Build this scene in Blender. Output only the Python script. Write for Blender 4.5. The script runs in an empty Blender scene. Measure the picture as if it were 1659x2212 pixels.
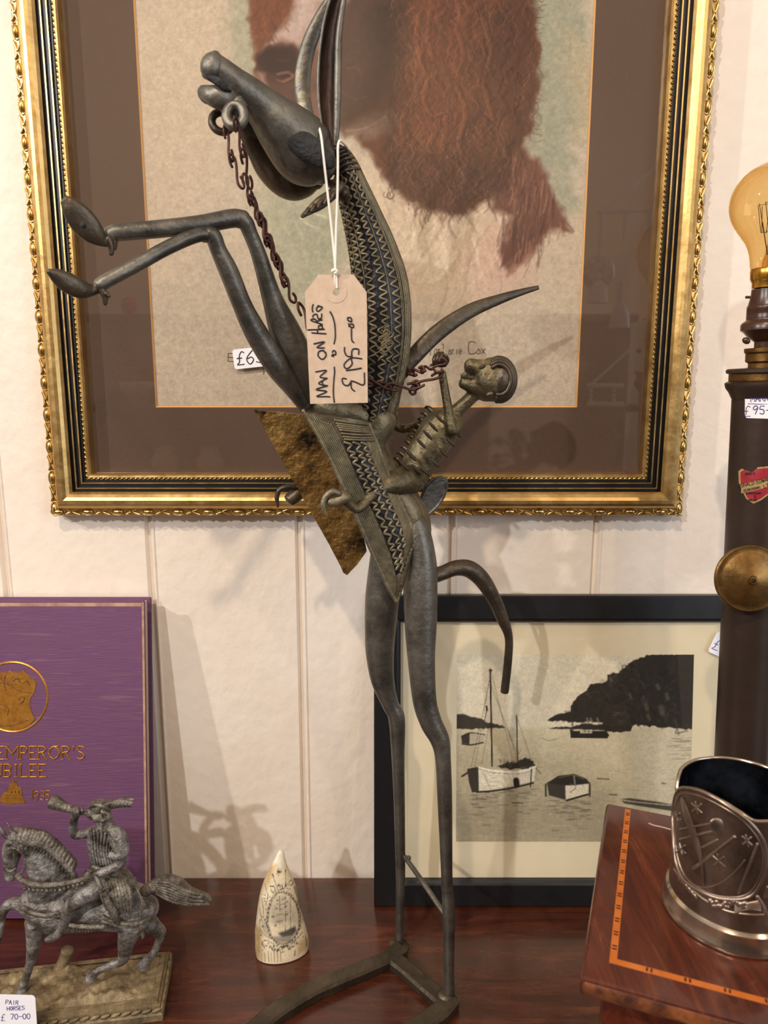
import bpy, math, random
import numpy as np
from mathutils import Vector
PI = math.pi
random.seed(7); rng = np.random.default_rng(11)
SC = bpy.context.scene
COL = SC.collection

# ------------------------------------------------------------------ camera
F_PX, CX, CY = 1600.0, 829.5, 1106.0
PITCH = math.radians(10.45)
CAM = np.array([0.0, 0.0, 0.55])
cd = bpy.data.cameras.new('camera'); cam = bpy.data.objects.new('camera', cd); COL.objects.link(cam)
cd.sensor_fit = 'VERTICAL'; cd.sensor_height = 36.0; cd.lens = 36.0 * F_PX / 2212.0
cd.clip_start = 0.01; cd.clip_end = 50
cam.location = CAM; cam.rotation_euler = (PI / 2 - PITCH, 0, 0)
cd.dof.use_dof = True; cd.dof.focus_distance = 0.63; cd.dof.aperture_fstop = 11
SC.camera = cam
SC.view_settings.view_transform = 'Standard'; SC.view_settings.look = 'None'
SC.view_settings.gamma = 1.0; SC.view_settings.use_curve_mapping = False
SC.view_settings.exposure = 0.25

# ------------------------------------------------------------------ world + lamps
w = bpy.data.worlds.new('room_ambience'); SC.world = w; w.use_nodes = True
nt = w.node_tree; nt.nodes.clear()
o_ = nt.nodes.new('ShaderNodeOutputWorld'); b_ = nt.nodes.new('ShaderNodeBackground')
tc = nt.nodes.new('ShaderNodeTexCoord'); sx = nt.nodes.new('ShaderNodeSeparateXYZ')
mr = nt.nodes.new('ShaderNodeMapRange'); rp = nt.nodes.new('ShaderNodeValToRGB')
nt.links.new(tc.outputs['Generated'], sx.inputs[0]); nt.links.new(sx.outputs['Z'], mr.inputs['Value'])
mr.inputs['From Min'].default_value = -0.6; mr.inputs['From Max'].default_value = 1.0
rp.color_ramp.elements[0].position = 0.1; rp.color_ramp.elements[0].color = (0.13, 0.105, 0.085, 1)
rp.color_ramp.elements[1].position = 0.9; rp.color_ramp.elements[1].color = (0.66, 0.56, 0.47, 1)
e_ = rp.color_ramp.elements.new(0.42); e_.color = (0.36, 0.29, 0.24, 1)
nt.links.new(mr.outputs['Result'], rp.inputs['Fac']); nt.links.new(rp.outputs['Color'], b_.inputs['Color'])
b_.inputs['Strength'].default_value = 0.82
nt.links.new(b_.outputs[0], o_.inputs['Surface'])

def lamp(name, kind, loc, energy, color, size=0.04, target=None, spot=None):
    d = bpy.data.lights.new(name, kind); d.energy = energy; d.color = color
    o = bpy.data.objects.new(name, d); COL.objects.link(o); o.location = loc
    if kind == 'AREA':
        d.shape = 'RECTANGLE'; d.size, d.size_y = size
    else:
        d.shadow_soft_size = size
    if kind == 'SPOT':
        d.spot_size = math.radians(spot); d.spot_blend = 0.6
    if target is not None:
        o.rotation_euler = (Vector(target) - Vector(loc)).to_track_quat('-Z', 'Y').to_euler()
    return o
WARM = (1.0, 0.80, 0.60); NEUT = (1.0, 0.93, 0.86); COOL = (0.72, 0.84, 1.0)
lamp('ceiling_spot_left', 'SPOT', (-1.25, -1.58, 1.62), 96, (0.95, 0.97, 1.0), 0.03, (-0.12, 0.7, 0.12), 58)
lamp('ceiling_spot_near_left', 'SPOT', (-2.1, -0.66, 1.60), 88, NEUT, 0.03, (-0.12, 0.7, 0.1), 58)
lamp('ceiling_spot_middle', 'SPOT', (-0.28, -0.62, 1.75), 46, WARM, 0.03, (0.05, 0.65, 0.3), 80)
lamp('ceiling_spot_right', 'SPOT', (1.05, -1.15, 1.62), 15, WARM, 0.03, (0.1, 0.65, 0.2), 65)
lamp('far_wall_fill', 'SPOT', (0.0, -1.0, 1.9), 42, WARM, 0.05, (-0.2, -2.3, 1.0), 120)  # added fill light, no known fitting; brightens the far wall mirrored in the glass
lamp('daylight_window', 'AREA', (2.3, -1.5, 0.9), 24, COOL, (1.2, 1.5), (0.0, 0.7, 0.2))

# ------------------------------------------------------------------ projection helpers (photo frame 1659 x 2212)
_F = np.array([0, math.cos(PITCH), -math.sin(PITCH)]); _U = np.array([0, math.sin(PITCH), math.cos(PITCH)])
_R = np.array([1.0, 0, 0])
def ray(px, py): return _F + _R * ((px - CX) / F_PX) + _U * ((CY - py) / F_PX)
def P(px, py, Y):
    d = ray(px, py); return CAM + d * (Y / d[1])
def T(px, py, z=0.0):
    d = ray(px, py); return CAM + d * ((z - CAM[2]) / d[2])
def proj(v):
    v = np.asarray(v) - CAM; z = v @ _F
    return CX + F_PX * (v @ _R) / z, CY - F_PX * (v @ _U) / z
def depth(p): return float((np.asarray(p) - CAM) @ _F)
def nrm(v):
    v = np.asarray(v, float); return v / (np.linalg.norm(v) + 1e-12)

class Plane:
    """a flat picture/book/box face: u to the right, v up the face, n out of it"""
    def __init__(s, o, u, v):
        s.o = np.asarray(o, float); s.u = nrm(u); s.v = nrm(v); s.n = np.cross(s.u, s.v)
    def at(s, u, v, n=0.0): return s.o + s.u * u + s.v * v + s.n * n
    def hit(s, px, py, n=0.0):
        d = ray(px, py); t = ((s.o + s.n * n - CAM) @ s.n) / (d @ s.n); q = CAM + d * t - s.o
        return q @ s.u, q @ s.v

# ------------------------------------------------------------------ mesh helpers
WL = {}
class MB:
    def __init__(s): s.v = []; s.f = []; s.m = []
    def add(s, v, f, m=0):
        b = len(s.v); s.v.extend([tuple(map(float, q)) for q in v])
        for q in f: s.f.append(tuple(b + i for i in q)); s.m.append(m)
    def box(s, pl, u0, u1, v0, v1, n0, n1, m=0, bev=0.0):
        if bev <= 0:
            c = [pl.at(u, v, n) for n in (n0, n1) for v in (v0, v1) for u in (u0, u1)]
            s.add(c, [(0, 2, 3, 1), (4, 5, 7, 6), (0, 1, 5, 4), (2, 6, 7, 3), (0, 4, 6, 2), (1, 3, 7, 5)], m); return
        # rounded slab: rings of a rounded rectangle stacked along n
        def ring(off, n):
            pts = []
            r = max(bev - off, 1e-5)
            for cx_, cy_, a0 in ((u1 - bev, v1 - bev, 0), (u0 + bev, v1 - bev, 90), (u0 + bev, v0 + bev, 180), (u1 - bev, v0 + bev, 270)):
                for k in range(4):
                    a = math.radians(a0 + 30 * k); pts.append(pl.at(cx_ + r * math.cos(a), cy_ + r * math.sin(a), n))
            return pts
        b = min(bev, abs(n1 - n0) * 0.45)
        lv = [(b, n0), (b * .3, n0 + b * .3), (0, n0 + b), (0, n1 - b), (b * .3, n1 - b * .3), (b, n1)]
        V = []
        for off, n in lv: V += ring(off, n)
        K = 16; Fc = []
        for i in range(len(lv) - 1):
            for k in range(K):
                Fc.append((i * K + k, i * K + (k + 1) % K, (i + 1) * K + (k + 1) % K, (i + 1) * K + k))
        Fc.append(tuple(reversed(range(K)))); Fc.append(tuple((len(lv) - 1) * K + k for k in range(K)))
        s.add(V, Fc, m)
    def build(s, name, mats, parent=None, smooth=True, label=None, cat=None, group=None, kind=None, sharp=None):
        me = bpy.data.meshes.new(name)
        V = np.array(s.v); c = (V.min(0) + V.max(0)) / 2
        if parent is None: c[2] = V[:, 2].min()
        me.from_pydata([tuple(q) for q in (V - c)], [], s.f); me.validate()
        for m in (mats if isinstance(mats, (list, tuple)) else [mats]): me.materials.append(m)
        if len(me.polygons) == len(s.m): me.polygons.foreach_set('material_index', s.m)
        me.polygons.foreach_set('use_smooth', [smooth] * len(me.polygons))
        if smooth and sharp: me.set_sharp_from_angle(angle=math.radians(sharp))
        me.update()
        o = bpy.data.objects.new(name, me); COL.objects.link(o)
        WL[o.name] = c
        if parent is not None:
            o.parent = parent; o.location = c - WL[parent.name]
        else: o.location = c
        tag(o, label, cat, group, kind)
        return o
def tag(o, label=None, cat=None, group=None, kind=None):
    if label: o['label'] = label
    if cat: o['category'] = cat
    if group: o['group'] = group
    if kind: o['kind'] = kind
    return o
def thing(name, loc, label, cat, group=None):
    o = bpy.data.objects.new(name, None); COL.objects.link(o); o.empty_display_size = 0.02
    o.location = tuple(loc); WL[o.name] = np.array(loc, float)
    return tag(o, label, cat, group)

def crom(A, sub, closed=False):
    """Catmull-Rom through the rows of A"""
    A = np.asarray(A, float); n = len(A)
    if n < 3 and not closed:
        return np.array([A[0] + (A[-1] - A[0]) * t for t in np.linspace(0, 1, sub + 1)])
    out = []
    rng_ = range(n) if closed else range(n - 1)
    for i in rng_:
        if closed: p0, p1, p2, p3 = A[(i - 1) % n], A[i], A[(i + 1) % n], A[(i + 2) % n]
        else:
            p1, p2 = A[i], A[i + 1]; p0 = A[i - 1] if i > 0 else 2 * p1 - p2; p3 = A[i + 2] if i + 2 < n else 2 * p2 - p1
        for k in range(sub):
            t = k / sub
            out.append(0.5 * (2 * p1 + (p2 - p0) * t + (2 * p0 - 5 * p1 + 4 * p2 - p3) * t * t + (3 * p1 - p0 - 3 * p2 + p3) * t ** 3))
    if not closed: out.append(A[-1])
    return np.array(out)

def frames(C, closed=False, view=False, up=None):
    n = len(C)
    Tn = np.zeros_like(C)
    for i in range(n):
        a = C[(i + 1) % n] if closed else C[min(i + 1, n - 1)]; b = C[(i - 1) % n] if closed else C[max(i - 1, 0)]
        Tn[i] = nrm(a - b)
    S = np.zeros_like(C); D = np.zeros_like(C)
    if view or up is not None:
        for i in range(n):
            vv = nrm(C[i] - CAM) if view else up
            S[i] = nrm(np.cross(Tn[i], vv)); D[i] = np.cross(S[i], Tn[i])   # D points away from the camera
        return Tn, S, D
    ref = np.array([0.0, 1, 0]) if abs(Tn[0][1]) < 0.9 else np.array([1.0, 0, 0])
    s = nrm(np.cross(Tn[0], ref))
    for i in range(n):
        s = nrm(s - Tn[i] * (s @ Tn[i])); S[i] = s; D[i] = np.cross(s, Tn[i])
    return Tn, S, D

def tube(mb, C, rx, ry=None, n=14, closed=False, view=False, up=None, cap=0.8, m=0, shape=None):
    C = np.asarray(C, float); N = len(C)
    rx = np.broadcast_to(np.asarray(rx, float), (N,)); ry = rx if ry is None else np.broadcast_to(np.asarray(ry, float), (N,))
    Tn, S, D = frames(C, closed, view, up)
    ang = np.linspace(0, 2 * PI, n, endpoint=False); ca, sa = np.cos(ang), np.sin(ang)
    V = []; rings = 0
    def ring(c, s, d, a, b):
        for k in range(n):
            q = 1.0 if shape is None else shape(ang[k]); V.append(c + s * (a * ca[k] * q) + d * (b * sa[k] * q))
    capk = [] if closed or cap <= 0 else [math.radians(x) for x in (70, 45, 20)]
    if capk:
        for a in capk:
            ring(C[0] - Tn[0] * (min(rx[0], ry[0]) * cap * math.sin(a)), S[0], D[0], rx[0] * math.cos(a), ry[0] * math.cos(a)); rings += 1
    for i in range(N): ring(C[i], S[i], D[i], rx[i], ry[i]); rings += 1
    if capk:
        for a in reversed(capk):
            ring(C[-1] + Tn[-1] * (min(rx[-1], ry[-1]) * cap * math.sin(a)), S[-1], D[-1], rx[-1] * math.cos(a), ry[-1] * math.cos(a)); rings += 1
    Fc = []
    for i in range(rings if closed else rings - 1):
        j = (i + 1) % rings
        for k in range(n):
            Fc.append((i * n + k, j * n + k, j * n + (k + 1) % n, i * n + (k + 1) % n))
    if not closed:
        e0 = C[0] - Tn[0] * (min(rx[0], ry[0]) * max(cap, 0)); e1 = C[-1] + Tn[-1] * (min(rx[-1], ry[-1]) * max(cap, 0))
        V.append(e0); V.append(e1); a, b = rings * n, rings * n + 1
        for k in range(n):
            Fc.append((a, k, (k + 1) % n)); Fc.append((b, (rings - 1) * n + (k + 1) % n, (rings - 1) * n + k))
    mb.add(V, Fc, m)

def px3(L):
    """rows (px, py, Y, half-width px [, depth ratio]) -> xyz rx ry rows"""
    out = []
    for r in L:
        p = P(r[0], r[1], r[2]); k = depth(p) / F_PX
        rr = (r[3] if len(r) > 3 else 3) * k; out.append([p[0], p[1], p[2], rr, rr * (r[4] if len(r) > 4 else 1.0)])
    return np.array(out)
def limb(mb, L, sub=6, n=16, cap=0.8, m=0, view=True, shape=None):
    A = crom(px3(L), sub); A[:, 3:] = np.maximum(A[:, 3:], 1e-4)
    tube(mb, A[:, :3], A[:, 3], A[:, 4], n=n, view=view, cap=cap, m=m, shape=shape)
    return A
def wire(mb, pts, r, sub=4, n=6, closed=False, m=0, cap=0.8):
    C = crom(pts, sub, closed); tube(mb, C, r, n=n, closed=closed, m=m, cap=cap)
def lathe(mb, c, axis, prof, n=32, m=0, ref=None, close=False):
    """prof rows (radius, height along axis)"""
    axis = nrm(axis); ref = np.array([1.0, 0, 0]) if ref is None else ref
    a = nrm(ref - axis * (ref @ axis)); b = np.cross(axis, a)
    V = []; Fc = []
    for r, h in prof:
        for k in range(n):
            t = 2 * PI * k / n; V.append(np.asarray(c) + axis * h + (a * math.cos(t) + b * math.sin(t)) * max(r, 1e-5))
    for i in range(len(prof) - 1):
        for k in range(n): Fc.append((i * n + k, i * n + (k + 1) % n, (i + 1) * n + (k + 1) % n, (i + 1) * n + k))
    if close:
        Fc.append(tuple(reversed(range(n)))); Fc.append(tuple((len(prof) - 1) * n + k for k in range(n)))
    mb.add(V, Fc, m)
def blob(mb, c, ax, ay, az, m=0, nu=14, nv=10):
    V = []; Fc = []
    for i in range(nv + 1):
        p = PI * i / nv
        for k in range(nu):
            t = 2 * PI * k / nu
            V.append(np.asarray(c) + ax * math.sin(p) * math.cos(t) + ay * math.sin(p) * math.sin(t) + az * math.cos(p))
    for i in range(nv):
        for k in range(nu): Fc.append((i * nu + k, (i + 1) * nu + k, (i + 1) * nu + (k + 1) % nu, i * nu + (k + 1) % nu))
    mb.add(V, Fc, m)
def pblob(mb, px, py, Y, a, b, ang=0, dep=None, m=0):
    """ellipsoid: half axes a (along ang, degrees clockwise from +x in the photo) and b in px"""
    p = P(px, py, Y); k = depth(p) / F_PX; t = math.radians(ang)
    ex = _R * math.cos(t) - _U * math.sin(t); ey = _R * math.sin(t) + _U * math.cos(t)
    blob(mb, p, ex * a * k, ey * b * k, _F * (dep if dep else b) * k, m)
def plate(mb, pts, thick, m=0, dirv=None):
    """flat plate from an outline (3-D points), extruded"""
    pts = [np.asarray(p, float) for p in pts]; n = len(pts)
    c = sum(pts) / n; nn = np.zeros(3)
    for i in range(n): nn += np.cross(pts[i] - c, pts[(i + 1) % n] - c)
    nn = nrm(nn) if dirv is None else nrm(dirv)
    V = [p + nn * thick / 2 for p in pts] + [p - nn * thick / 2 for p in pts]
    F_ = [tuple(range(n)), tuple(reversed(range(n, 2 * n)))] + [(i, n + i, n + (i + 1) % n, (i + 1) % n) for i in range(n)]
    mb.add(V, F_, m)
def fuse(o, vox, smooth=4):
    md = o.modifiers.new('fuse', 'REMESH'); md.mode = 'VOXEL'; md.voxel_size = vox; md.use_smooth_shade = True
    if smooth:
        s2 = o.modifiers.new('sm', 'SMOOTH'); s2.iterations = smooth; s2.factor = 0.5
    dg = bpy.context.evaluated_depsgraph_get(); me = bpy.data.meshes.new_from_object(o.evaluated_get(dg))
    old = o.data; o.modifiers.clear(); me.materials.clear()
    for m in old.materials: me.materials.append(m)
    o.data = me
    me.polygons.foreach_set('use_smooth', [True] * len(me.polygons))
def frame_sweep(mb, pl, u0, u1, v0, v1, prof, mats):
    """profile rows (inset, height) carried round a rectangle with mitred corners"""
    R_ = []
    for w_, d in prof: R_.append([pl.at(u0 + w_, v0 + w_, d), pl.at(u1 - w_, v0 + w_, d), pl.at(u1 - w_, v1 - w_, d), pl.at(u0 + w_, v1 - w_, d)])
    for i in range(len(prof) - 1):
        V = R_[i] + R_[i + 1]
        mb.add(V, [(k, (k + 1) % 4, 4 + (k + 1) % 4, 4 + k) for k in range(4)], mats[i])

# ------------------------------------------------------------------ materials
def lin(c):
    c = np.asarray(c, float) / 255.0
    return np.where(c <= 0.04045, c / 12.92, ((c + 0.055) / 1.055) ** 2.4)
def rgba(c): l = lin(c); return (float(l[0]), float(l[1]), float(l[2]), 1)
def mat(name, c1, c2=None, c3=None, scale=40, rough=0.5, rough2=None, metal=0.0, bump=0.0, bscale=None, stretch=(1, 1, 1), coat=0, detail=6, pos=(0.35, 0.62), spec=None, attr=None, trans=0, ior=1.5, dist=0.0):
    m = bpy.data.materials.new(name); m.use_nodes = True; nt = m.node_tree; N = nt.nodes; L = nt.links
    b = N['Principled BSDF']
    b.inputs['Roughness'].default_value = rough; b.inputs['Metallic'].default_value = metal; b.inputs['IOR'].default_value = ior
    if spec is not None: b.inputs['Specular IOR Level'].default_value = spec
    if coat: b.inputs['Coat Weight'].default_value = coat; b.inputs['Coat Roughness'].default_value = 0.08
    if trans: b.inputs['Transmission Weight'].default_value = trans
    tc = N.new('ShaderNodeTexCoord'); mp = N.new('ShaderNodeMapping'); mp.inputs['Scale'].default_value = stretch
    L.new(tc.outputs['Object'], mp.inputs['Vector'])
    if attr:
        a = N.new('ShaderNodeAttribute'); a.attribute_name = attr; L.new(a.outputs['Color'], b.inputs['Base Color'])
    elif c2 is None: b.inputs['Base Color'].default_value = rgba(c1)
    if c2 is not None or rough2 is not None:
        nz = N.new('ShaderNodeTexNoise'); nz.inputs['Scale'].default_value = scale; nz.inputs['Detail'].default_value = detail
        nz.inputs['Roughness'].default_value = 0.68; nz.inputs['Distortion'].default_value = dist; L.new(mp.outputs['Vector'], nz.inputs['Vector'])
        if c2 is not None:
            r = N.new('ShaderNodeValToRGB'); r.color_ramp.elements[0].position = pos[0]; r.color_ramp.elements[1].position = pos[1]
            r.color_ramp.elements[0].color = rgba(c1); r.color_ramp.elements[1].color = rgba(c2)
            if c3 is not None: e = r.color_ramp.elements.new(min(0.97, pos[1] + 0.12)); e.color = rgba(c3)
            L.new(nz.outputs['Fac'], r.inputs['Fac']); L.new(r.outputs['Color'], b.inputs['Base Color'])
        if rough2 is not None:
            mr = N.new('ShaderNodeMapRange'); mr.inputs['From Min'].default_value = 0.3; mr.inputs['From Max'].default_value = 0.7
            mr.inputs['To Min'].default_value = rough; mr.inputs['To Max'].default_value = rough2
            L.new(nz.outputs['Fac'], mr.inputs['Value']); L.new(mr.outputs['Result'], b.inputs['Roughness'])
    if bump:
        n2 = N.new('ShaderNodeTexNoise'); n2.inputs['Scale'].default_value = bscale or scale * 3; n2.inputs['Detail'].default_value = 4
        L.new(mp.outputs['Vector'], n2.inputs['Vector'])
        bp = N.new('ShaderNodeBump'); bp.inputs['Strength'].default_value = bump; bp.inputs['Distance'].default_value = 0.002
        L.new(n2.outputs['Fac'], bp.inputs['Height']); L.new(bp.outputs['Normal'], b.inputs['Normal'])
    return m
def schlick(N, L, f0=0.045):
    lw = N.new('ShaderNodeLayerWeight'); lw.inputs['Blend'].default_value = 0.5
    p = N.new('ShaderNodeMath'); p.operation = 'POWER'; p.inputs[1].default_value = 5; L.new(lw.outputs['Facing'], p.inputs[0])
    m = N.new('ShaderNodeMath'); m.operation = 'MULTIPLY_ADD'; m.inputs[1].default_value = 1 - f0; m.inputs[2].default_value = f0; L.new(p.outputs[0], m.inputs[0]); return m
def pane_mat(name, rough=0.0, tint=(1, 1, 1)):
    m = bpy.data.materials.new(name); m.use_nodes = True; nt = m.node_tree; N = nt.nodes; L = nt.links; N.clear()
    o = N.new('ShaderNodeOutputMaterial'); mx = N.new('ShaderNodeMixShader'); t = N.new('ShaderNodeBsdfTransparent'); g = N.new('ShaderNodeBsdfGlossy')
    fr = schlick(N, L)
    t.inputs['Color'].default_value = (*tint, 1); g.inputs['Roughness'].default_value = rough
    L.new(fr.outputs[0], mx.inputs[0]); L.new(t.outputs[0], mx.inputs[1]); L.new(g.outputs[0], mx.inputs[2]); L.new(mx.outputs[0], o.inputs['Surface'])
    return m
def paint_attr(o, cols, name='paint'):
    a = o.data.color_attributes.new(name, 'FLOAT_COLOR', 'POINT')
    c = np.ones((len(o.data.vertices), 4), np.float32); c[:, :3] = cols; a.data.foreach_set('color', c.ravel())

# ------------------------------------------------------------------ a small painter for the pictures
class Canvas:
    def __init__(s, x0, y0, x1, y1, cell, color):
        s.x0, s.y0, s.cell = x0, y0, cell; s.W = int((x1 - x0) / cell) + 1; s.H = int((y1 - y0) / cell) + 1
        s.a = np.ones((s.H, s.W, 3)) * np.asarray(color, float)
    def _box(s, pts, pad):
        p = np.asarray(pts, float); a = (p.min(0) - pad - (s.x0, s.y0)) / s.cell; b = (p.max(0) + pad - (s.x0, s.y0)) / s.cell
        i0, j0 = max(0, int(a[0])), max(0, int(a[1])); i1, j1 = min(s.W, int(b[0]) + 2), min(s.H, int(b[1]) + 2)
        if i1 <= i0 or j1 <= j0: return None
        X, Y = np.meshgrid(s.x0 + np.arange(i0, i1) * s.cell, s.y0 + np.arange(j0, j1) * s.cell)
        return i0, i1, j0, j1, X, Y
    def _mix(s, bx, al, color):
        i0, i1, j0, j1 = bx[:4]; al = al[..., None]; s.a[j0:j1, i0:i1] = s.a[j0:j1, i0:i1] * (1 - al) + np.asarray(color, float) * al
    def stroke(s, pts, wd, color, alpha=1.0, soft=0.5, curve=True):
        A = np.array([[p[0], p[1], (p[2] if len(p) > 2 else wd)] for p in pts], float)
        if curve and len(A) > 2: A = crom(A, 5)
        bx = s._box(A[:, :2], A[:, 2].max() + 1)
        if bx is None: return
        X, Y = bx[4], bx[5]; best = np.full(X.shape, -1e9)
        for p, q in zip(A[:-1], A[1:]):
            dx, dy = q[0] - p[0], q[1] - p[1]; l2 = dx * dx + dy * dy + 1e-9
            t = np.clip(((X - p[0]) * dx + (Y - p[1]) * dy) / l2, 0, 1)
            d = np.hypot(X - p[0] - t * dx, Y - p[1] - t * dy); r = (p[2] + (q[2] - p[2]) * t) / 2
            best = np.maximum(best, (r - d) / np.maximum(r * soft, 0.4 * s.cell))
        s._mix(bx, np.clip(best + (0.5 if soft < 0.3 else 0), 0, 1) * alpha, color)
    def poly(s, pts, color, alpha=1.0, soft=0.0, rag=0.0, rs=12, curve=False):
        A = np.array(pts, float)
        if curve: A = crom(A, 5, True)
        bx = s._box(A, soft + rag + 1)
        if bx is None: return
        X, Y = bx[4].copy(), bx[5].copy()
        if rag:
            n1, n2 = s.noise(bx[4], bx[5], rs), s.noise(bx[4] + 571, bx[5] + 219, rs); X += n1 * rag; Y += n2 * rag
        ins = np.zeros(X.shape, bool); dm = np.full(X.shape, 1e9); n = len(A)
        for i in range(n):
            p, q = A[i], A[(i + 1) % n]; dx, dy = q[0] - p[0], q[1] - p[1]
            c = (p[1] > Y) != (q[1] > Y)
            if abs(dy) > 1e-9: ins ^= c & (X < dx * (Y - p[1]) / dy + p[0])
            if soft:
                t = np.clip(((X - p[0]) * dx + (Y - p[1]) * dy) / (dx * dx + dy * dy + 1e-9), 0, 1)
                dm = np.minimum(dm, np.hypot(X - p[0] - t * dx, Y - p[1] - t * dy))
        if soft: al = np.clip(0.5 + np.where(ins, dm, -dm) / (2 * soft), 0, 1)
        else: al = ins.astype(float)
        s._mix(bx, al * alpha, color)
    def noise(s, X, Y, sc):
        def h(i, j): v = np.sin(i * 127.1 + j * 311.7) * 43758.5453; return (v - np.floor(v)) * 2 - 1
        x, y = X / sc, Y / sc; i, j = np.floor(x), np.floor(y); u, v = x - i, y - j; u = u * u * (3 - 2 * u); v = v * v * (3 - 2 * v)
        return (h(i, j) * (1 - u) + h(i + 1, j) * u) * (1 - v) + (h(i, j + 1) * (1 - u) + h(i + 1, j + 1) * u) * v
    def grain(s, amt, sc=3, sx=1, sy=1):
        X, Y = np.meshgrid(np.arange(s.W) * s.cell, np.arange(s.H) * s.cell)
        s.a *= (1 + amt * s.noise(X * sx, Y * sy, sc))[..., None]
    def sample(s, px, py):
        x = np.clip((np.asarray(px) - s.x0) / s.cell, 0, s.W - 1.001); y = np.clip((np.asarray(py) - s.y0) / s.cell, 0, s.H - 1.001)
        i, j = x.astype(int), y.astype(int); u, v = (x - i)[:, None], (y - j)[:, None]
        return (s.a[j, i] * (1 - u) + s.a[j, i + 1] * u) * (1 - v) + (s.a[j + 1, i] * (1 - u) + s.a[j + 1, i + 1] * u) * v
    def rand_in(s, pts, k):
        A = np.array(pts, float); lo, hi = A.min(0), A.max(0); out = []
        while len(out) < k:
            q = rng.uniform(lo, hi); c = False; n = len(A)
            for i in range(n):
                p, r = A[i], A[(i + 1) % n]
                if (p[1] > q[1]) != (r[1] > q[1]) and q[0] < (r[0] - p[0]) * (q[1] - p[1]) / (r[1] - p[1]) + p[0]: c = not c
            if c: out.append(q)
        return out
def painted_sheet(name, pl, u0, u1, v0, v1, n, nu, nv, canvas, m, parent, label=None):
    us, vs = np.linspace(u0, u1, nu), np.linspace(v0, v1, nv)
    U, Vv = np.meshgrid(us, vs); pts = pl.o + U.reshape(-1, 1) * pl.u + Vv.reshape(-1, 1) * pl.v + n * pl.n
    idx = np.arange(nu * nv).reshape(nv, nu)
    f = np.stack([idx[:-1, :-1], idx[:-1, 1:], idx[1:, 1:], idx[1:, :-1]], -1).reshape(-1, 4)
    mb = MB(); mb.v = [tuple(p) for p in pts]; mb.f = [tuple(map(int, q)) for q in f]; mb.m = [0] * len(f)
    o = mb.build(name, m, parent, smooth=False, label=label)
    x, y = proj(pts); paint_attr(o, lin(np.clip(canvas.sample(x, y), 0, 255)))
    return o

# ------------------------------------------------------------------ stroke lettering (x 0..6, y 0..10 in hex digits)
FONT = {'M': ['00 0A 34 6A 60'], 'A': ['00 3A 60', '14 54'], 'N': ['00 0A 60 6A'], 'O': ['3A 18 05 12 30 52 65 58 3A 5A'], 'H': ['00 0A', '60 6A', '05 65'],
 'R': ['00 0A 4A 68 56 05', '35 60'], 'S': ['69 4A 1A 08 16 45 63 51 20 01'], 'E': ['6A 0A 00 60', '05 45'], 'P': ['00 0A 4A 68 56 45 05'], 'I': ['30 3A'],
 'B': ['00 0A 4A 68 55 05', '45 62 40 00'], 'L': ['0A 00 60'], 'D': ['00 0A 3A 67 63 30 00'], 'W': ['0A 10 37 50 6A'], 'T': ['0A 6A', '3A 30'], 'G': ['69 3A 07 03 30 61 64 44'],
 'C': ['69 4A 1A 07 03 10 40 61'], 'o': ['36 14 02 10 40 62 54 36'], 'x': ['06 60', '00 66'], 'K': ['00 0A', '05 6A', '25 60'], 'J': ['5A 52 30 02'], 'U': ['0A 02 20 40 62 6A'],
 "'": ['3A 27'], '(': ['4A 27 23 40'], ')': ['2A 47 43 20'], '-': ['05 65'], '.': ['30 31'], '0': ['3A 08 03 20 40 63 68 3A'], '1': ['28 4A 40'], '2': ['08 2A 5A 67 00 60'],
 '3': ['09 3A 68 45 25', '45 63 40 01'], '5': ['6A 1A 06 46 63 40 01'], '6': ['5A 16 03 20 40 63 45 14'], '7': ['0A 6A 20'], '9': ['57 25 07 2A 5A 67 30'], '4': ['4A 03 63', '40 46'],
 '\u00a3': ['69 4A 27 22 00 60', '05 45'], 'r': ['00 06', '04 26 45'], 'j': ['36 3C 0C'], 'n': ['00 06', '04 26 54 50'], 'i': ['30 36'], 'e': ['03 63 46 16 02 20 51'], 'u': ['06 02 20 51', '56 50'], 'a': ['56 26 03 10 52', '56 50']}
def text_strokes(txt, w=0.62, gap=0.22):
    """polylines in units of cap height; returns list and total width"""
    x = 0; out = []
    for ch in txt:
        if ch == ' ': x += w * 0.8; continue
        for st in FONT.get(ch, []):
            out.append([(x + int(q[0], 16) / 6 * w, int(q[1], 16) / 10) for q in st.split()])
        x += w + gap
    return out, x - gap
def letter(mb, place, txt, x, y, h, r, ang=0, w=0.62, gap=0.22, jit=0.0, curve=False, m=0, slant=0.0, sub=3):
    """place(px, py) -> 3-D point on the surface in photo px; baseline starts at x,y; ang degrees counter-clockwise"""
    st, W_ = text_strokes(txt, w, gap); t = math.radians(ang); ca, sa = math.cos(t), math.sin(t)
    for s in st:
        pts = []
        for (a, b) in s:
            a = a + slant * b + (rng.uniform(-jit, jit) if jit else 0); b = b + (rng.uniform(-jit, jit) if jit else 0)
            pts.append(place(x + h * (a * ca - b * sa), y - h * (a * sa + b * ca)))
        if curve and len(pts) > 2: wire(mb, pts, r, sub=sub, n=5, m=m)
        else:
            for p, q in zip(pts[:-1], pts[1:]): tube(mb, np.array([p, q]), r, n=5, m=m, cap=0.9)
    return W_ * h
def inkline(mb, place, pts, r, m=0, sub=4, curve=True):
    Q = [place(*p) for p in pts]
    if curve and len(Q) > 2: wire(mb, Q, r, sub=sub, n=5, m=m)
    else:
        for p, q in zip(Q[:-1], Q[1:]): tube(mb, np.array([p, q]), r, n=5, m=m, cap=0.9)
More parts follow.
